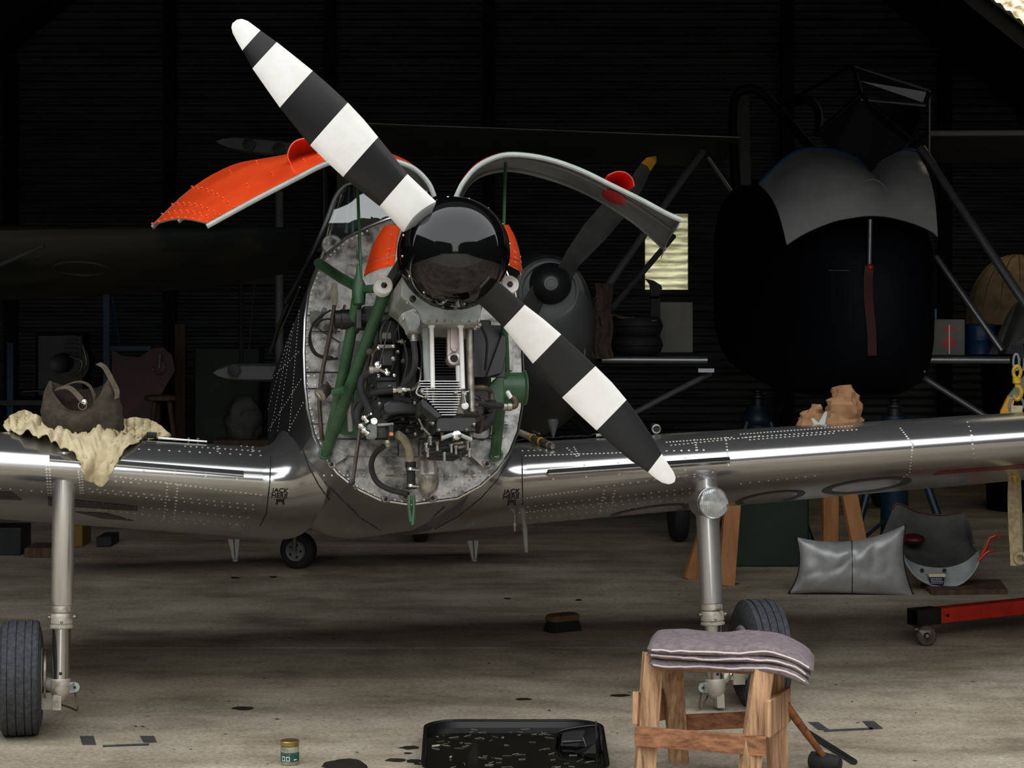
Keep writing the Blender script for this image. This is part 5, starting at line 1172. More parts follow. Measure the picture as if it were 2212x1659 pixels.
MB().tube([LA + LD * 1.1 + ZZ * .03, MS + ZZ * .7], .025, 8).build('leg_brace', M['crane'], crn)
MB().lathe((MS.x + .1, MS.y, .052), (0, 1, 0), [(.02, -.02), (.052, -.018), (.052, .018), (.02, .02)], 24).build('castor_wheel', M['brown'], crn)
def link(c, w, h, r, ax, nm, m):
    pts = [Vector(c) + ax * (w * math.cos(a)) + ZZ * (h * math.sin(a)) for a in [2 * math.pi * i / 20 for i in range(21)]]; return MB().tube(pts, r, 8).build(nm, m, crn)
X1 = Vector((1, 0, 0)); Y1 = Vector((0, 1, 0))
link(P(2195, 782, Yh), .014, .04, .006, X1, 'shackle', M['greyd']); link(P(2207, 785, Yh + .02), .012, .035, .006, X1, 'shackle', M['greyd'])
link(P(2197, 804, Yh), .018, .030, .009, X1, 'swivel_eye', M['yellow']); MB().lathe(P(2197, 815, Yh), -ZZ, [(.014, 0), (.022, .004), (.022, .028), (.012, .034), (.01, .05)], 14).build('swivel_body', M['yellow'], crn)
MB().tube(smooth_path([P(2198, 830, Yh), P(2206, 845, Yh), P(2202, 860, Yh), P(2194, 862, Yh), P(2190, 852, Yh)]), [.011] * 3 + [.012] * 10 + [.010] * 4, 10).build('hook', M['yellow'], crn)
sl = thing('lifting_sling', 'cream webbing sling hanging below the wing with looped end', 'sling', P(2195, 1215, 9.75))
ribbon([P(2190, 1030, 9.9), P(2189, 1080, 9.86), P(2190, 1130, 9.84), P(2193, 1180, 9.83), P(2195, 1222, 9.82)], .058, .005, (1, .15, 0)).build('webbing', M['web'], sl, smooth=60)
ribbon([P(2199, 1032, 9.93), P(2202, 1120, 9.9), P(2203, 1200, 9.88)], .03, .005, (.8, .5, 0)).build('webbing', M['web'], sl, smooth=60)
MB().ring(P(2204, 1206, 9.8), (.4, 1, 0), .024, .008, 20, 8).build('eye_loop', M['web'], sl); 
link2 = MB().box(P(2191, 1027, 9.88), (.022, 0, 0), (0, .012, 0), (0, 0, .007)).box(P(2191, 1038, 9.88), (.008, 0, 0), (0, .008, 0), (0, 0, .018)); link2.build('buckle', M['yellow'], sl, smooth=0)
s2 = thing('sling_loop', 'white webbing loop and grey shackle hanging from the yellow hook', 'sling', P(2196, 900, Yh))
pts = [P(2196, 878, Yh) + X1 * (.036 * math.cos(a)) + ZZ * (.05 * math.sin(a)) for a in [math.pi * i / 12 - .2 for i in range(16)]]
MB().tube(pts, .007, 8).build('shackle', M['greyd'], s2); ribbon([P(2196, 876, Yh - .01), P(2195, 890, Yh - .01), P(2194, 915, Yh)], .055, .012, (1, 0, 0)).build('webbing', M['web'], s2, smooth=60)
wd = thing('marker_blade', 'grey blade with amber tip leaning behind the wing near the hook', 'blade', P(2200, 920, 10.6))
MB().prism([P(2160, 905, 10.6), P(2162, 888, 10.6), P(2178, 855, 10.6), P(2192, 862, 10.6), P(2182, 906, 10.6)], (0, .02, 0)).build('tip', M['amber'], wd, smooth=0); MB().prism([P(2178, 855, 10.6), P(2222, 800, 10.6), P(2240, 830, 10.6), P(2192, 862, 10.6)], (0, .02, 0)).build('blade', M['greyd'], wd, smooth=0)
# --- sawhorse, green board, jacks under the wing
Ys = 12.6
sh = thing('sawhorse', 'pine sawhorse with splayed legs standing under the wing', 'sawhorse', FL(1680, 1260))
tp = .80
lt, rtp = Vector((P(1590, 1080, 12.7).x, 12.7, tp)), Vector((P(1815, 1080, 13.1).x, 13.1, tp))
bev(beam(MB(), lt - Vector((.1, .02, 0)), rtp + Vector((.1, .02, 0)), .09, .05, (0, 0, 1)).build('top_rail', M['woodo'], sh, smooth=0), .003)
for top, bx_, by_, dx in ((lt, 1568, 1266, -.02), (lt + Vector((.0, .05, 0)), 1492, 1250, .0), (rtp - Vector((.06, 0, 0)), 1792, 1232, .0), (rtp + Vector((.0, .03, 0)), 1868, 1240, 0)):
    b = FL(bx_, by_); bev(beam(MB(), top, b, .1, .045, (1, .2, 0)).build('leg', M['woodo'], sh, smooth=0), .003)
tag(bev(MB().bx(P(1580, 1100, 13.45).x, P(1745, 1100, 13.45).x, 13.4, 13.5, 0.0, .46).build('green_box', M['greenb'], loc=(P(1660, 1100, 13.45).x, 13.45, 0), smooth=0), .01), 'dark green box standing on the floor under the wing', 'box')
def jack(px, Y, lab):
    X = P(px, 900, Y).x; b = thing('tripod_jack', lab, 'jack', (X, Y, 0), 'blue aircraft jacks behind the wing'); c = Vector((X, Y, 0))
    MB().lathe(c, ZZ, [(.075, .25), (.09, .26), (.09, .78), (.1, .8), (.1, .84), (.075, .86)], 20).build('cylinder', M['blue'], b)
    MB().lathe(c, ZZ, [(.105, .84), (.115, .86), (.115, .9), (.085, .94), (.075, .97)], 20).build('collar', M['blue'], b)
    MB().lathe(c, ZZ, [(.045, .97), (.045, 1.02), (.055, 1.03), (.055, 1.045), (.03, 1.05), (.03, 1.06), (.042, 1.07), (.042, 1.08), (.01, 1.09)], 18).build('ram', M['dark'], b)
    for a in (215, 325, 90):
        d = Vector((math.cos(R(a)), math.sin(R(a)), 0)); MB().tube([c + d * .1 + ZZ * .86, c + d * .22 + ZZ * .55, c + d * .42 + ZZ * .03], [.03, .026, .026], 10).build('leg', M['blue'], b)
        MB().lathe(c + d * .42, ZZ, [(.06, 0), (.06, .012), (.025, .03)], 14).build('foot', M['blue'], b); MB().tube([c + d * .09 + ZZ * .3, c + d * .36 + ZZ * .16], .012, 8).build('brace', M['blue'], b)
    return b
jack(1637, 14.5, 'blue tripod hydraulic jack behind the wing left of the paper bag'); jack(1932, 13.4, 'blue tripod hydraulic jack behind the wing right of the paper bag')
# --- second biplane with a pod nose at the right
bp = thing('biplane', 'dark pod-nosed aircraft with braced wings parked at the back right', 'airplane', (P(1850, 900, 13.6).x, 13.6, 0))
def pring(x0, x1, y0, y1, Y, e=.55, n=32):
    out = []
    for i in range(n):
        a = 2 * math.pi * i / n; ca, sa = math.cos(a), math.sin(a); out.append(P((x0 + x1) / 2 + (x1 - x0) / 2 * abs(ca) ** e * (1 if ca > 0 else -1), (y0 + y1) / 2 - (y1 - y0) / 2 * abs(sa) ** e * (1 if sa > 0 else -1), Y))
    return out
MB().loft([pring(1870, 1940, 620, 720, 12.98, .9), pring(1820, 1990, 540, 800, 13.03, .8), pring(1740, 2018, 480, 850, 13.2), pring(1660, 2020, 440, 860, 13.6), pring(1590, 2005, 390, 836, 14.3), pring(1540, 1960, 380, 820, 15.2), pring(1640, 1820, 480, 850, 17.5)]).build('pod', M['navy'], bp, smooth=50)
lip = [(1700, 530), (1740, 505), (1800, 480), (1850, 470), (1880, 467), (1920, 470), (1970, 483), (2010, 500), (2024, 512)]
topc = [(1640, 400), (1690, 350), (1735, 326), (1800, 328), (1850, 348), (1880, 376), (1905, 346), (1945, 326), (1978, 330)]
la = smooth_path([P(x, y, 12.95 + .0000012 * (x - 1880) ** 2) for x, y in lip], 4); tb2 = smooth_path([P(x, y, 13.75) for x, y in topc], 4)
g = []
for j in range(9):
    t = j / 8; g.append([lerp(p, q, t) + Vector((0, -.16 * math.sin(math.pi * t), .05 * math.sin(math.pi * t))) for p, q in zip(la, tb2)])
MB().shell(g, -.01, 0, 0).build('nose_cowl', M['pod'], bp, smooth=60)
MB().tube([p + Vector((0, -.01, 0)) for p in tb2], .022, 8).build('coaming', M['navyb'], bp)
MB().ring(P(1885, 412, 13.05), (0, 1, -.6), .085, .003, 28, 6).build('access_panel', M['pod'], bp)
fa = dict(r=.014)
for nm, pts, r in (('windscreen_frame', ((1860, 205, 13.7), (1765, 290, 13.8)), .02), ('windscreen_frame', ((1860, 205, 13.7), (1972, 302, 13.6)), .02), ('windscreen_frame', ((1842, 142, 13.8), (1860, 205, 13.7)), .016), ('windscreen_frame', ((2007, 198, 13.5), (1972, 302, 13.6)), .016), ('windscreen_frame', ((1840, 142, 13.8), (1680, 232, 14.4)), .012), ('windscreen_frame', ((1842, 142, 13.8), (2007, 195, 13.5)), .010), ('windscreen_frame', ((1860, 215, 13.7), (2000, 228, 13.5)), .010), ('windscreen_frame', ((2008, 195, 13.5), (2008, 360, 13.7)), .008)):
    ptube(pts, r).build(nm, M['tubem'] if r < .011 else M['navy'], bp)
MB().prism([P(1860, 212, 13.72), P(1768, 292, 13.8), P(1800, 330, 13.75), P(1880, 372, 13.72), P(1940, 330, 13.72), P(1968, 302, 13.64)], (0, .02, 0)).build('windscreen_panel', M['navy'], bp, smooth=0)
MB().prism([P(1848, 146, 13.78), P(2004, 199, 13.5), P(1996, 222, 13.52), P(1858, 175, 13.72)], (0, .006, 0)).build('glass_reflection', M['fin_al'], bp, smooth=0)  # bright metal strip standing in for the reflection on the top glass
MB().prism([P(1862, 205, 13.69), P(1998, 228, 13.52), P(1972, 300, 13.6)], (0, .004, 0)).build('windscreen_glass', M['dglass'], bp, smooth=0)
ptube(((1590, 420, 14.6), (1585, 230, 14.7), (1612, 192, 14.7), (1650, 205, 14.7), (1700, 260, 14.7), (1760, 330, 14.4)), .035, 10, 4).build('cabin_hoop', M['navy'], bp)
ptube(((1700, 230, 14.9), (1745, 215, 14.9), (1768, 245, 14.9), (1765, 290, 14.8)), .03, 10, 4).build('seat_back', M['navy'], bp)
MB().prism([P(1592, 205, 14.8), P(1618, 205, 14.8), P(1622, 400, 14.6), P(1600, 400, 14.6)], (0, .03, 0)).build('cabin_post', M['drab'], bp, smooth=0)
for pts, r in ((((1517, 327, 13.9), (1310, 622, 13.3)), .026), (((1455, 510, 14.2), (1320, 668, 13.6)), .02), (((1990, 320, 13.7), (2225, 672, 13.0)), .03), (((2022, 555, 13.7), (2165, 758, 13.4)), .022), (((1535, 806, 13.3), (1370, 892, 13.0)), .018), (((1980, 806, 13.3), (2130, 900, 13.0)), .018), (((1528, 340, 14.2), (1578, 412, 14.3)), .014)):
    ptube(pts, r).build('strut', M['tubem'], bp)
def slabwing(x0, y0_, x1, y1_, Y, ch, th, nm, m, drop=0.0):
    a, b = P(x0, y0_, Y), P(x1, y1_, Y); sec = [(0, 0), (.03, .4), (.12, .8), (.35, 1), (1, .2), (1, 0), (.35, -.5), (.03, -.4)]
    return MB().loft([[p + Vector((0, x * ch, z * th / 2 - x * drop)) for x, z in sec] for p in (a, b)]).build(nm, m, bp, smooth=50)
slabwing(700, 262, 1600, 296, 14.4, 1.5, .045, 'upper_wing', M['drab'], .12); slabwing(2008, 286, 2560, 283, 14.0, 1.5, .05, 'upper_wing', M['drab'], .12)
slabwing(1296, 780, 1560, 782, 13.3, .9, .055, 'lower_wing', M['dark']); slabwing(1970, 780, 2260, 782, 13.3, .9, .055, 'lower_wing', M['dark'])
ptube(((700, 262, 14.39), (1600, 296, 14.39)), .009, 8).build('bright_edge', M['steel'], bp); ptube(((2008, 288, 13.98), (2560, 285, 13.98)), .02, 10).build('bright_edge', M['pale'], bp)
for x0, x1 in ((1300, 1528), (1985, 2180)): ptube(((x0, 777, 13.27), (x1, 778, 13.27)), .022, 12).build('bright_edge', M['tubem'], bp)  # light tubes put in as the highlights along the lower wing edges
ptube(((1880, 474, 13.0), (1878, 588, 13.0)), .014).build('pitot_tube', M['tubem'], bp); ptube(((1790, 584, 13.03), (1955, 586, 13.03)), .0025, 6).build('trim_line', M['tubem'], bp)
for x in (1525, 1980): MB().box(P(x, 800, 13.2), (.05, 0, 0), (0, .02, 0), (0, 0, .012)).build('strut_fitting', M['tubem'], bp, smooth=0)
for X in (P(1640, 900, 17).x, P(1900, 900, 17).x): 
    MB().lathe((X - .06, 17.0, .22), (1, 0, 0), [(.08, 0), (.2, .01), (.22, .05), (.22, .09), (.2, .13), (.08, .14)], 28).build('wheel', M['rubber'], bp); MB().tube([(X, 17.0, .22), (P(1730, 700, 16).x, 16.0, 1.5)], .03, 8).build('wheel_leg', M['dark'], bp)
rb_ = thing('warning_ribbon', 'red warning ribbon hanging from the pitot tube of the dark aircraft', 'ribbon', P(1880, 765, 12.97))
ribbon([P(1878, 574, 12.97), P(1875, 605, 12.96), P(1876, 650, 12.97), P(1882, 710, 12.97), P(1884, 768, 12.97)], .058, .003, (1, .2, 0)).build('ribbon', M['maroon'], rb_, smooth=60); MB().ball(P(1880, 577, 12.97), (.02, 0, 0), (0, .02, 0), (0, 0, .02), 10, 8).build('knot', M['red'], rb_)
# --- things standing on its lower wings
WZ = P(1400, 780, 13.3).z + .028
tin0 = Vector((P(2046, 768, 13.55).x, 13.6, P(2046, 780, 13.3).z + .027)); tin = thing('solvent_tin', 'pale square tin with red hazard diamond standing on the lower wing', 'tin', tin0)
bev(MB().bx(tin0.x - .112, tin0.x + .112, tin0.y - .07, tin0.y + .07, tin0.z, tin0.z + .235).build('can', M['pale'], tin, smooth=0), .008)
fy = tin0.y - .0715; MB().prism([(tin0.x - .03, fy, tin0.z + .155), (tin0.x + .05, fy, tin0.z + .155), (tin0.x + .05, fy, tin0.z + .185), (tin0.x - .03, fy, tin0.z + .185)], (0, .001, 0)).build('hazard_bar', M['red'], tin, smooth=0)
MB().prism([(tin0.x + .01, fy, tin0.z + .03), (tin0.x + .062, fy, tin0.z + .085), (tin0.x + .01, fy, tin0.z + .14), (tin0.x - .042, fy, tin0.z + .085)], (0, .001, 0)).build('hazard_diamond', M['red'], tin, smooth=0)
MB().bx(tin0.x + .006, tin0.x + .013, fy - .001, fy, tin0.z + .01, tin0.z + .2).build('tape_strip', M['white'], tin, smooth=0)
tag(MB().bx(P(2006, 700, 13.8).x, P(2022, 700, 13.8).x, 13.78, 13.8, tin0.z, tin0.z + .3).build('blue_card', pm('pale_blue_card', (96, 132, 150), rough=.6), loc=(P(2014, 700, 13.8).x, 13.79, tin0.z), smooth=0), 'narrow pale blue card standing behind the solvent tin', 'card')
dr = Vector((P(2122, 770, 13.75).x, 13.8, tin0.z)); tag(MB().lathe(dr, ZZ, [(.09, 0), (.1, .004), (.1, .09), (.103, .094), (.103, .104), (.1, .108), (.1, .19), (.09, .2), (.0, .2)], 28).build('blue_drum', M['navyb'], loc=dr), 'dark blue drum standing on the lower wing under the canvas hood', 'drum')
hd0 = P(2200, 700, 16.8); hd_ = thing('canvas_hood', 'tan ribbed canvas hood folded at the right edge of the hangar', 'hood', hd0)
def dome(a, k): return hd0 + Vector((math.cos(a) * .34 * k, -.25 * math.sin(a) * (1 - k * .3), 0))
g = []
for i in range(25):
    a = math.pi * i / 24; row = []
    for j in range(12):
        t = j / 11; rr_ = .41 * math.cos(t * math.pi / 2 * .95) * (1 + .02 * (i % 3 == 0)); row.append(hd0 + Vector((-math.cos(a) * rr_, -math.sin(a) * rr_ * .7, .0 + 0.55 * math.sin(t * math.pi / 2))))
    g.append(row)
MB().shell(g, .01, 0, 0).build('cover', M['tan'], hd_, smooth=30)
for i in range(2, 23, 3):
    MB().tube([p + (p - hd0) * .015 for p in g[i]], .006, 6).build('rib', M['woodd'], hd_)
MB().lathe(hd0 - ZZ * .02, -ZZ, [(.3, 0), (.3, .3), (.25, hd0.z - .02)], 20).build('base', M['navy'], hd_)
sh0 = P(2195, 765, 13.5); g = []
for j in range(9): g.append([sh0 + Vector((-.10 + .24 * i / 10 - .08 * (1 - j / 8) + .05 * j / 8, -.05 * math.sin(i * .9), .34 * (j / 8) * (.45 + .55 * math.sin(math.pi * min(1, (i + 2) / 9))))) for i in range(11)])
tag(MB().shell(g, .006, 0, 0).build('grey_cover', M['drab'], loc=sh0, smooth=60), 'limp grey cover draped at the right edge beside the blue drum', 'cover')
ty = Vector((P(1375, 766, 13.7).x, 13.75, WZ)); tys = thing('stacked_tyre', 'dark lower tyre of the pile on the lower wing', 'tyre', ty, 'tyres piled on the lower wing')
for k, o in enumerate((tys, thing('stacked_tyre', 'dark upper tyre of the pile under the crumpled paper', 'tyre', ty + ZZ * .125, 'tyres piled on the lower wing'))):
    MB().lathe(ty + ZZ * (.125 * k), ZZ, [(.09, .01), (.14, 0), (.165, .02), (.175, .05), (.175, .075), (.165, .105), (.14, .122), (.09, .115)], 32).build('carcass', M['rubber'], o); MB().ring(ty + ZZ * (.125 * k + .062), ZZ, .174, .006, 32, 6).build('tread_rib', M['dark'], o)
g = [[ty + Vector((-.17 + .3 * i / 12, -.14 + .2 * j / 5, .255 + .02 * nz(Vector((i * .6, j * .7, 0)), 1) - .03 * (i / 12))) for i in range(13)] for j in range(6)]
tag(MB().shell(g, .003, 0, 0).build('paper_sheet', M['tan'], loc=ty + ZZ * .25, smooth=20), 'crumpled brown paper sheet lying over the piled tyres', 'paper')
bd = Vector((P(1450, 766, 14.1).x, 14.1, WZ)); tag(bev(MB().bx(bd.x - .145, bd.x + .145, 14.09, 14.12, WZ, WZ + .34).build('pale_board', M['pale'], loc=bd, smooth=0), .004), 'pale board standing on the lower wing below the window', 'board')
an = Vector((P(1410, 766, 13.95).x, 13.95, WZ)); anv = thing('stake_anvil', 'black stake with flared head silhouetted against the window', 'anvil', an)
MB().prism([P(1403, 770, 13.95), P(1428, 770, 13.95), P(1426, 640, 13.95), P(1406, 640, 13.95)], (0, .06, 0)).build('post', M['rubber'], anv, smooth=0); MB().prism([P(1406, 645, 13.95), P(1404, 615, 13.95), P(1394, 602, 13.95), P(1412, 606, 13.95), P(1428, 616, 13.95), P(1431, 624, 13.95), P(1424, 630, 13.95), P(1424, 645, 13.95)], (0, .06, 0)).build('head', M['rubber'], anv, smooth=0)
# --- grey trainer with its own propeller behind the wing
tn = thing('parked_airplane', 'grey round-nosed airplane with yellow-tipped propeller parked behind', 'airplane', (P(1180, 900, 12.6).x, 12.9, 0))
def ering(cx, cy, rx, ry, Y, n=32): return [P(cx + rx * math.cos(2 * math.pi * i / n), cy - ry * math.sin(2 * math.pi * i / n), Y) for i in range(n)]
MB().loft([ering(1185, 625, 58, 55, 12.42), ering(1185, 640, 78, 82, 12.44), ering(1185, 680, 96, 130, 12.6), ering(1180, 720, 108, 165, 12.95), ering(1175, 740, 116, 190, 13.5), ering(1150, 745, 122, 200, 14.6), ering(1090, 740, 60, 100, 17.2)]).build('fuselage', M['cowlg'], tn, smooth=50)
MB().ring(P(1186, 628, 12.42), (0, 1, .1), .17, .012, 32, 8).build('nose_ring', M['greyd'], tn)
hc = P(1190, 612, 12.3)
spo = MB().lathe(hc + Vector((0, .12, 0)), (0, -1, 0), [(.125, -.02), (.128, .0), (.12, .06), (.1, .1), (.06, .135), (.045, .14), (.045, .15), (.03, .152), (.028, .145), (.0, .145)], 32).build('spinner', M['dark'], tn)
MB().lathe(hc + Vector((0, -.03, 0)), (0, -1, 0), [(.03, 0), (.04, .002), (.04, .006), (.028, .007), (.026, .003)], 20).build('hub_nut', M['greyd'], spo)
for bl in ((((1196, 596), (1226, 620), 0), ((1222, 545), (1250, 575), 0), ((1262, 485), (1305, 520), 0), ((1310, 430), (1352, 466), 0), ((1362, 385), (1388, 408), 0), ((1385, 352), (1405, 370), 1), ((1398, 340), (1418, 350), 1), ((1410, 338), (1418, 342), 1)), (((1160, 600), (1186, 625), 0), ((1130, 650), (1165, 675), 0), ((1080, 710), (1120, 745), 0), ((1030, 775), (1070, 805), 0), ((990, 840), (1015, 860), 1), ((970, 870), (985, 882), 1))):
    mb = MB(); ss = []
    for a, b, m_ in bl:
        p, q = P(*a, 12.33), P(*b, 12.40); n_ = (q - p).cross(Vector((-.6, 0, .8))).normalized() * .012; md = (p + q) / 2; ss.append([p, lerp(p, md, .6) - n_, lerp(q, md, .6) - n_, q, md + n_])
    for j in range(len(ss) - 1): mb.mat(bl[j][2]).loft([ss[j], ss[j + 1]], True, j in (0, len(ss) - 2))
    mb.build('propeller_blade', [M['drab'], M['amber']], tn, smooth=50)
MB().prism([P(1212, 708, 12.54), P(1255, 712, 12.58), P(1262, 725, 12.6), P(1262, 768, 12.62), P(1225, 768, 12.56), P(1208, 735, 12.54)], (0, .03, 0)).build('air_intake', M['rubber'], tn, smooth=0)  # dark plate standing in for the shaded recess of the inlet
ptube(((1207, 735, 12.53), (1212, 708, 12.53), (1255, 711, 12.57), (1263, 728, 12.59), (1263, 768, 12.61)), .006, 8).build('intake_rim', M['greyd'], tn)
MB().lathe(P(1195, 905, 12.8), -ZZ, [(.03, 0), (.035, .02), (.0, .13)], 12).build('drain_cone', M['greyd'], tn); 
for px in (1462, 905):
    X = P(px, 1100, 14.7).x; MB().lathe((X - .05, 14.7, .2), (1, .1, 0), [(.06, 0), (.18, .01), (.2, .04), (.2, .08), (.18, .11), (.06, .12)], 24).build('wheel', M['rubber'], tn); MB().tube([(X, 14.7, .2), (P(1170, 900, 14.7).x + (.2 if px > 1170 else -.2), 14.6, .9)], .03, 8).build('wheel_leg', M['dark'], tn)
rg0 = P(1300, 690, 12.9); g = [[P(lerp(1284, 1322, i / 8) + 3 * math.sin(j), lerp(612, 775, j / 14), 12.85 + .05 * nz(Vector((i * .6, j * .35, 2)), 1)) for i in range(9)] for j in range(15)]
tag(MB().shell(g, .006, 0, 0).build('hanging_rag', M['bag'], loc=rg0, smooth=50), 'drab olive rag hanging down beside the grey parked airplane', 'rag')
# --- far left: camouflaged wing, second pair of wings, boards, rack, engine
cwg = thing('camouflaged_airplane', 'camouflage-painted airplane wing reaching in from the left edge', 'airplane', (-5.3, 14.2, 0))
secs = []
for px, yt, yb, Y, ch in ((-760, 452, 640, 13.4, 2.2), (-60, 462, 600, 13.6, 2.0), (200, 466, 580, 13.7, 1.9), (420, 470, 556, 13.8, 1.75), (560, 476, 530, 13.9, 1.5), (620, 482, 512, 14.0, 1.1), (648, 490, 500, 14.2, .6)):
    a = P(px, (yt + yb) / 2, Y); th = (yb - yt) / FPX * Y * .62; secs.append([a + Vector((0, x * ch, z * th - x * ch * .18)) for x, z in ((0, .1), (.02, .42), (.1, .66), (.3, .8), (1, .1), (1, 0), (.3, -.35), (.05, -.3))])
MB().loft(secs).build('wing', M['camo'], cwg, smooth=50)
MB().tube([P(-60, 592, 13.5), P(0, 572, 13.4), P(95, 530, 13.35)], [.022, .018, .01], 8).build('pitot_tube', M['drab'], cwg); MB().ring(P(80, 548, 13.4), (0, 1, 0), .02, .002, 16, 5).build('pitot_ring', M['drab'], cwg)
MB().ring(P(175, 580, 14.0), (0, .25, 1), .18, .008, 28, 6).build('access_ring', M['drab'], cwg)
MB().loft([[Vector((-5.6 + .35 * math.cos(a) * k, Y, 1.75 + .5 * math.sin(a) * k)) for a in [2 * math.pi * i / 20 for i in range(20)]] for Y, k in ((12.9, .4), (13.2, .9), (14, 1), (15.5, .95), (18.5, .3))]).build('fuselage', M['camo'], cwg, smooth=50)
for X in (-5.9, -5.2): MB().tube([(X, 13.9, 1.5), (X, 13.8, .3)], .05, 10).build('wheel_leg', M['drab'], cwg); MB().lathe((X - .07, 13.8, .3), (1, 0, 0), [(.1, 0), (.28, .01), (.3, .05), (.3, .09), (.28, .13), (.1, .14)], 28).build('wheel', M['rubber'], cwg)
dw = thing('dismantled_wings', 'pair of bare grey wing tips joined by a dark strut at the back', 'airplane wing', (P(620, 900, 16.5).x, 16.5, 0))
def tipwing(x0, x1, yc, h, Y, nm):
    ss = []
    for k, (t, w) in enumerate(((0, .05), (.06, .45), (.2, .85), (.4, 1), (1, 1), (1.6, 1))):
        c = P(lerp(x0, x1, t), yc + (18 * t if nm == 'upper_wing' else 0), Y); hh = h / FPX * Y / 2 * w; ss.append([c + Vector((0, .05 * x, hh * z)) for x, z in ((-.6, 0), (-.6, .7), (0, 1), (1.5, .9), (1.5, -.9), (0, -1), (-.6, -.7))])
    return MB().loft(ss).build(nm, M['greyd'], dw, smooth=50)
tipwing(468, 640, 306, 38, 16.5, 'upper_wing'); tipwing(462, 600, 805, 40, 16.5, 'lower_wing')
ptube(((521, 480, 16.55), (521, 790, 16.55)), .016).build('wing_strut', M['rubber'], dw); ptube(((555, 560, 16.6), (535, 785, 16.6)), .006).build('bracing_wire', M['dark'], dw)
for x, y in ((538, 312), (602, 322), (505, 800)): MB().lathe(P(x, y, 16.4), (0, -1, 0), [(.05, -.02), (.05, .01), (.03, .012)], 12).build('strut_socket', M['dark'], dw)
ptube(((700, 340, 16.6), (700, 1020, 16.6)), .03).build('support_post', M['dark'], dw)
tag(MB().bx(P(487, 560, 19.44).x, P(596, 560, 19.44).x, 19.44, 19.465, P(487, 614, 19.44).z, P(487, 512, 19.44).z).build('notice_board', M['drab'], loc=(P(540, 560, 19.44).x, 19.44, P(487, 614, 19.44).z), smooth=0), 'blank grey board fixed to the back wall left of the fuselage', 'board')
tag(MB().bx(P(716, 430, 19.44).x, P(842, 430, 19.44).x, 19.44, 19.465, P(716, 492, 19.44).z, P(716, 372, 19.44).z).build('notice_board', pm('pale_grey_board', (150, 148, 142), rough=.8), loc=(P(780, 430, 19.44).x, 19.44, P(716, 492, 19.44).z), smooth=0), 'pale grey board on the back wall seen through the windscreen', 'board')
tag(MB().lathe(Vector((P(603, 640, 17.0).x, 17.0, 0)), ZZ, [(.05, 0), (.05, .01), (.034, .02), (.034, P(603, 415, 17.0).z), (.02, P(603, 412, 17.0).z)], 16).build('grey_post', M['greyd'], loc=(P(603, 640, 17.0).x, 17.0, 0)), 'plain pale grey upright post standing left of the fuselage', 'post')
# rack with an engine
rk0 = Vector((P(130, 900, 17.4).x, 17.4, 0)); rk = thing('steel_rack', 'blue perforated steel rack holding an engine at the far left', 'rack', rk0)
for px, y0_ in ((232, 632), (25, 740)):
    X = P(px, 800, 17.1).x; z1 = P(px, y0_, 17.1).z
    MB().bx(X - .025, X + .025, 17.05, 17.056, 0, z1).bx(X - .025, X - .019, 17.056, 17.1, 0, z1).build('upright', M['bluep'], rk, smooth=0)
    for k in range(14): MB().lathe((X, 17.051, z1 - .03 - .05 * k), (0, -1, 0), [(.006, -.002), (.006, .002)], 8).build('upright_hole', M['rubber'], rk)
ptube(((240, 640, 17.2), (258, 748, 17.2)), .014, 6).build('diagonal', M['bluep'], rk)
MB().bx(P(10, 860, 17.2).x, P(250, 860, 17.2).x, 17.0, 17.7, P(130, 862, 17.2).z - .04, P(130, 862, 17.2).z).build('shelf', M['dark'], rk, smooth=0)
MB().bx(P(232, 755, 17.1).x, P(325, 755, 17.1).x, 17.1, 17.14, P(0, 758, 17.1).z, P(0, 748, 17.1).z).build('cross_bar', M['bluep'], rk, smooth=0)
SZ = P(130, 862, 17.2).z; en0 = Vector((P(130, 860, 17.3).x, 17.3, SZ)); en = thing('spare_engine', 'dark spare engine with open round port sitting on the steel rack', 'engine', en0)
MB().lathe(P(128, 785, 17.05), (0, 1, 0), [(.045, 0), (.075, -.01), (.08, .02), (.08, .2), (.2, .22), (.2, .45)], 24).build('port_flange', M['dark'], en); bev(MB().bx(en0.x - .2, en0.x + .2, 17.25, 17.6, SZ, SZ + .55).build('crankcase', M['enblack'], en, smooth=0), .03)
for k in range(6): MB().bx(en0.x + .05, en0.x + .16, 17.18, 17.3, SZ + .34 + k * .035, SZ + .352 + k * .035).build('cooling_fin', M['dark'], en, smooth=0)
MB().tube(smooth_path([P(150, 770, 17.1), P(175, 780, 17.1), P(172, 800, 17.1), P(155, 812, 17.1)]), .01, 8).build('pipe', M['steel2'], en); MB().tube(smooth_path([P(178, 745, 17.1), P(185, 790, 17.1), P(150, 815, 17.1)]), .008, 8).build('pipe', M['steel2'], en)
MB().tube([P(50, 845, 17.05), P(120, 842, 17.0)], .01, 8).build('shaft', M['steel'], en)
pn0 = Vector((P(310, 900, 17.0).x, 17.0, 0)); pn = thing('red_cowling_panel', 'dark red aircraft panel with open hatch standing behind the tool bag', 'panel', pn0)
pts = [(242, 754), (262, 768), (300, 772), (330, 752), (352, 750), (372, 768), (378, 800), (360, 830), (345, 860), (345, 960), (240, 960)]
MB().prism([P(x, y, 17.0) for x, y in pts], (0, .04, 0)).build('skin', M['maroon'], pn, smooth=0); MB().lathe(P(344, 795, 16.98), (0, -1, 0), [(.05, -.01), (.055, 0), (.055, .01), (.04, .012)], 20).build('hatch_ring', M['maroon'], pn); MB().lathe(P(344, 795, 16.98), (0, -1, 0), [(.042, 0), (.04, .011), (.01, .0115)], 20).build('hatch', M['rubber'], pn)
MB().tube([P(346, 765, 16.96), P(343, 795, 16.96)], .012, 8).build('hatch_lever', M['greyd'], pn)
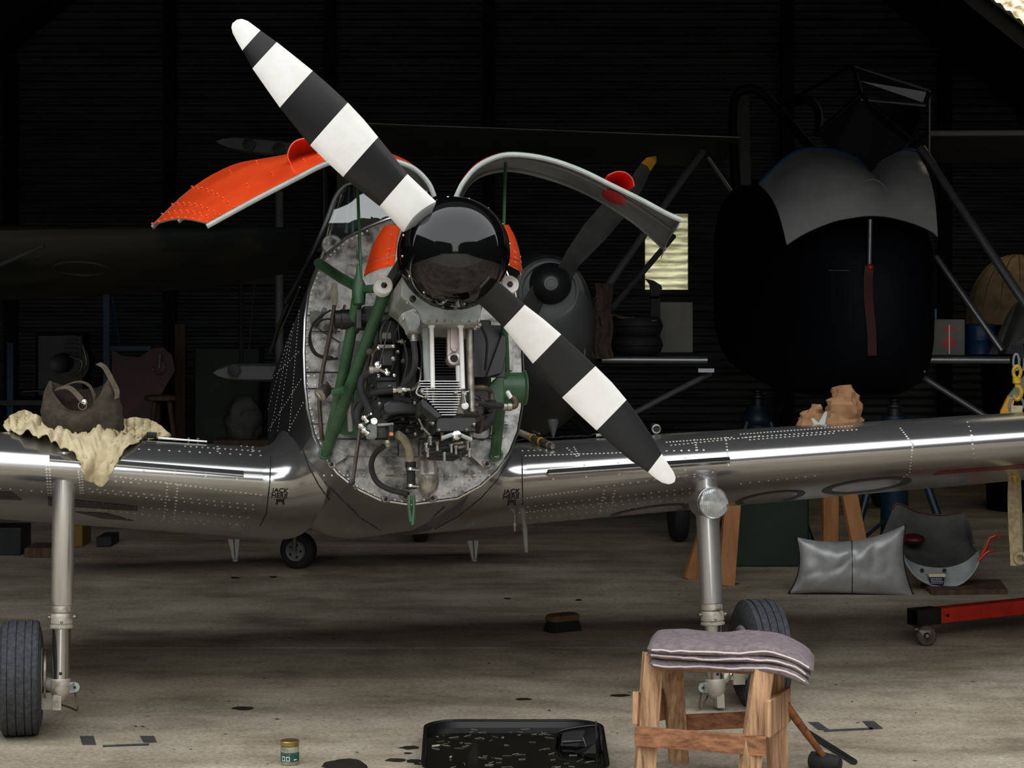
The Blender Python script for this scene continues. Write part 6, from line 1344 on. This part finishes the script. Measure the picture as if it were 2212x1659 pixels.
for x, y in ((330, 797), (340, 807), (355, 792)): MB().ball(P(x, y, 16.96), (.008, 0, 0), (0, .008, 0), (0, 0, .008), 8, 6).build('hatch_screw', M['steel'], pn)
for x in (260, 330): MB().bx(P(x, 950, 17.0).x - .03, P(x, 950, 17.0).x + .03, 17.0, 17.04, 0, .6).build('foot', M['maroon'], pn, smooth=0)
tl = thing('wooden_stool', 'old round-seated wooden stool in the shadow behind the wing', 'stool', (P(350, 900, 16.6).x, 16.6, 0)); zt = P(350, 855, 16.6).z
MB().lathe((P(350, 900, 16.6).x, 16.6, zt), ZZ, [(.12, -.04), (.14, -.03), (.14, 0), (.12, .005)], 20).build('seat', M['woodd'], tl)
for dx, dy in ((-.1, -.1), (.13, -.08), (-.08, .12), (.1, .12)): MB().tube([(P(350, 900, 16.6).x + dx * .5, 16.6 + dy * .5, zt - .03), (P(350, 900, 16.6).x + dx * 1.4, 16.6 + dy * 1.4, 0)], .018, 8).build('leg', M['woodd'], tl)
tag(MB().bx(P(378, 740, 18).x, P(400, 740, 18).x, 18, 18.04, 0, P(390, 700, 18).z).build('brown_plank', M['woodd'], loc=(P(390, 740, 18).x, 18, 0), smooth=0), 'upright brown plank leaning near the red panel', 'plank')
tag(bev(MB().bx(P(420, 760, 17.8).x, P(560, 760, 17.8).x, 17.8, 18.2, 0, P(420, 752, 17.8).z).build('green_cabinet', M['greenb'], loc=(P(490, 760, 17.8).x, 18, 0), smooth=0), .01), 'dark green cabinet standing left of the fuselage', 'cabinet')
tag(crumple(Vector((P(525, 940, 16.4).x, 16.4, .6)), .16, .12, .34, 9., .03, .8).build('grey_sack', M['drab'], loc=(P(525, 940, 16.4).x, 16.4, .6), smooth=50), 'limp grey sack on a crate behind the wing root', 'sack'); tag(bev(MB().bx(P(525, 940, 16.4).x - .22, P(525, 940, 16.4).x + .22, 16.25, 16.55, 0, .6).build('storage_crate', M['woodd'], loc=(P(525, 940, 16.4).x, 16.4, 0), smooth=0), .01), 'tall dark crate under the grey sack behind the wing', 'crate')
# under the far left wing
def crate(px0, px1, py0, py1, Y, m, nm, lab, cat):
    a, b = P(px0, py0, Y), P(px1, py1, Y); base = FL((px0 + px1) / 2, py1); Yb_ = base.y
    x0, x1 = P(px0, py1, Yb_).x, P(px1, py1, Yb_).x; h = (py1 - py0) / FPX * Yb_
    tag(bev(MB().bx(x0, x1, Yb_, Yb_ + .3, 0, h).build(nm, M[m], loc=((x0 + x1) / 2, Yb_ + .15, 0), smooth=0), .006), lab, cat)
crate(-20, 45, 1140, 1200, 14, 'dark', 'metal_box', 'dark metal box on the floor at the left edge', 'box'); crate(52, 112, 1184, 1205, 14, 'woodd', 'low_crate', 'low reddish wooden crate on the floor behind the landing gear leg', 'crate')
crate(160, 178, 1120, 1182, 14, 'ochre', 'yellow_can', 'tall dull yellow can on the floor right of the landing gear leg', 'can'); crate(208, 240, 1160, 1182, 14, 'rubber', 'black_box', 'small black box on the floor under the wing', 'box')
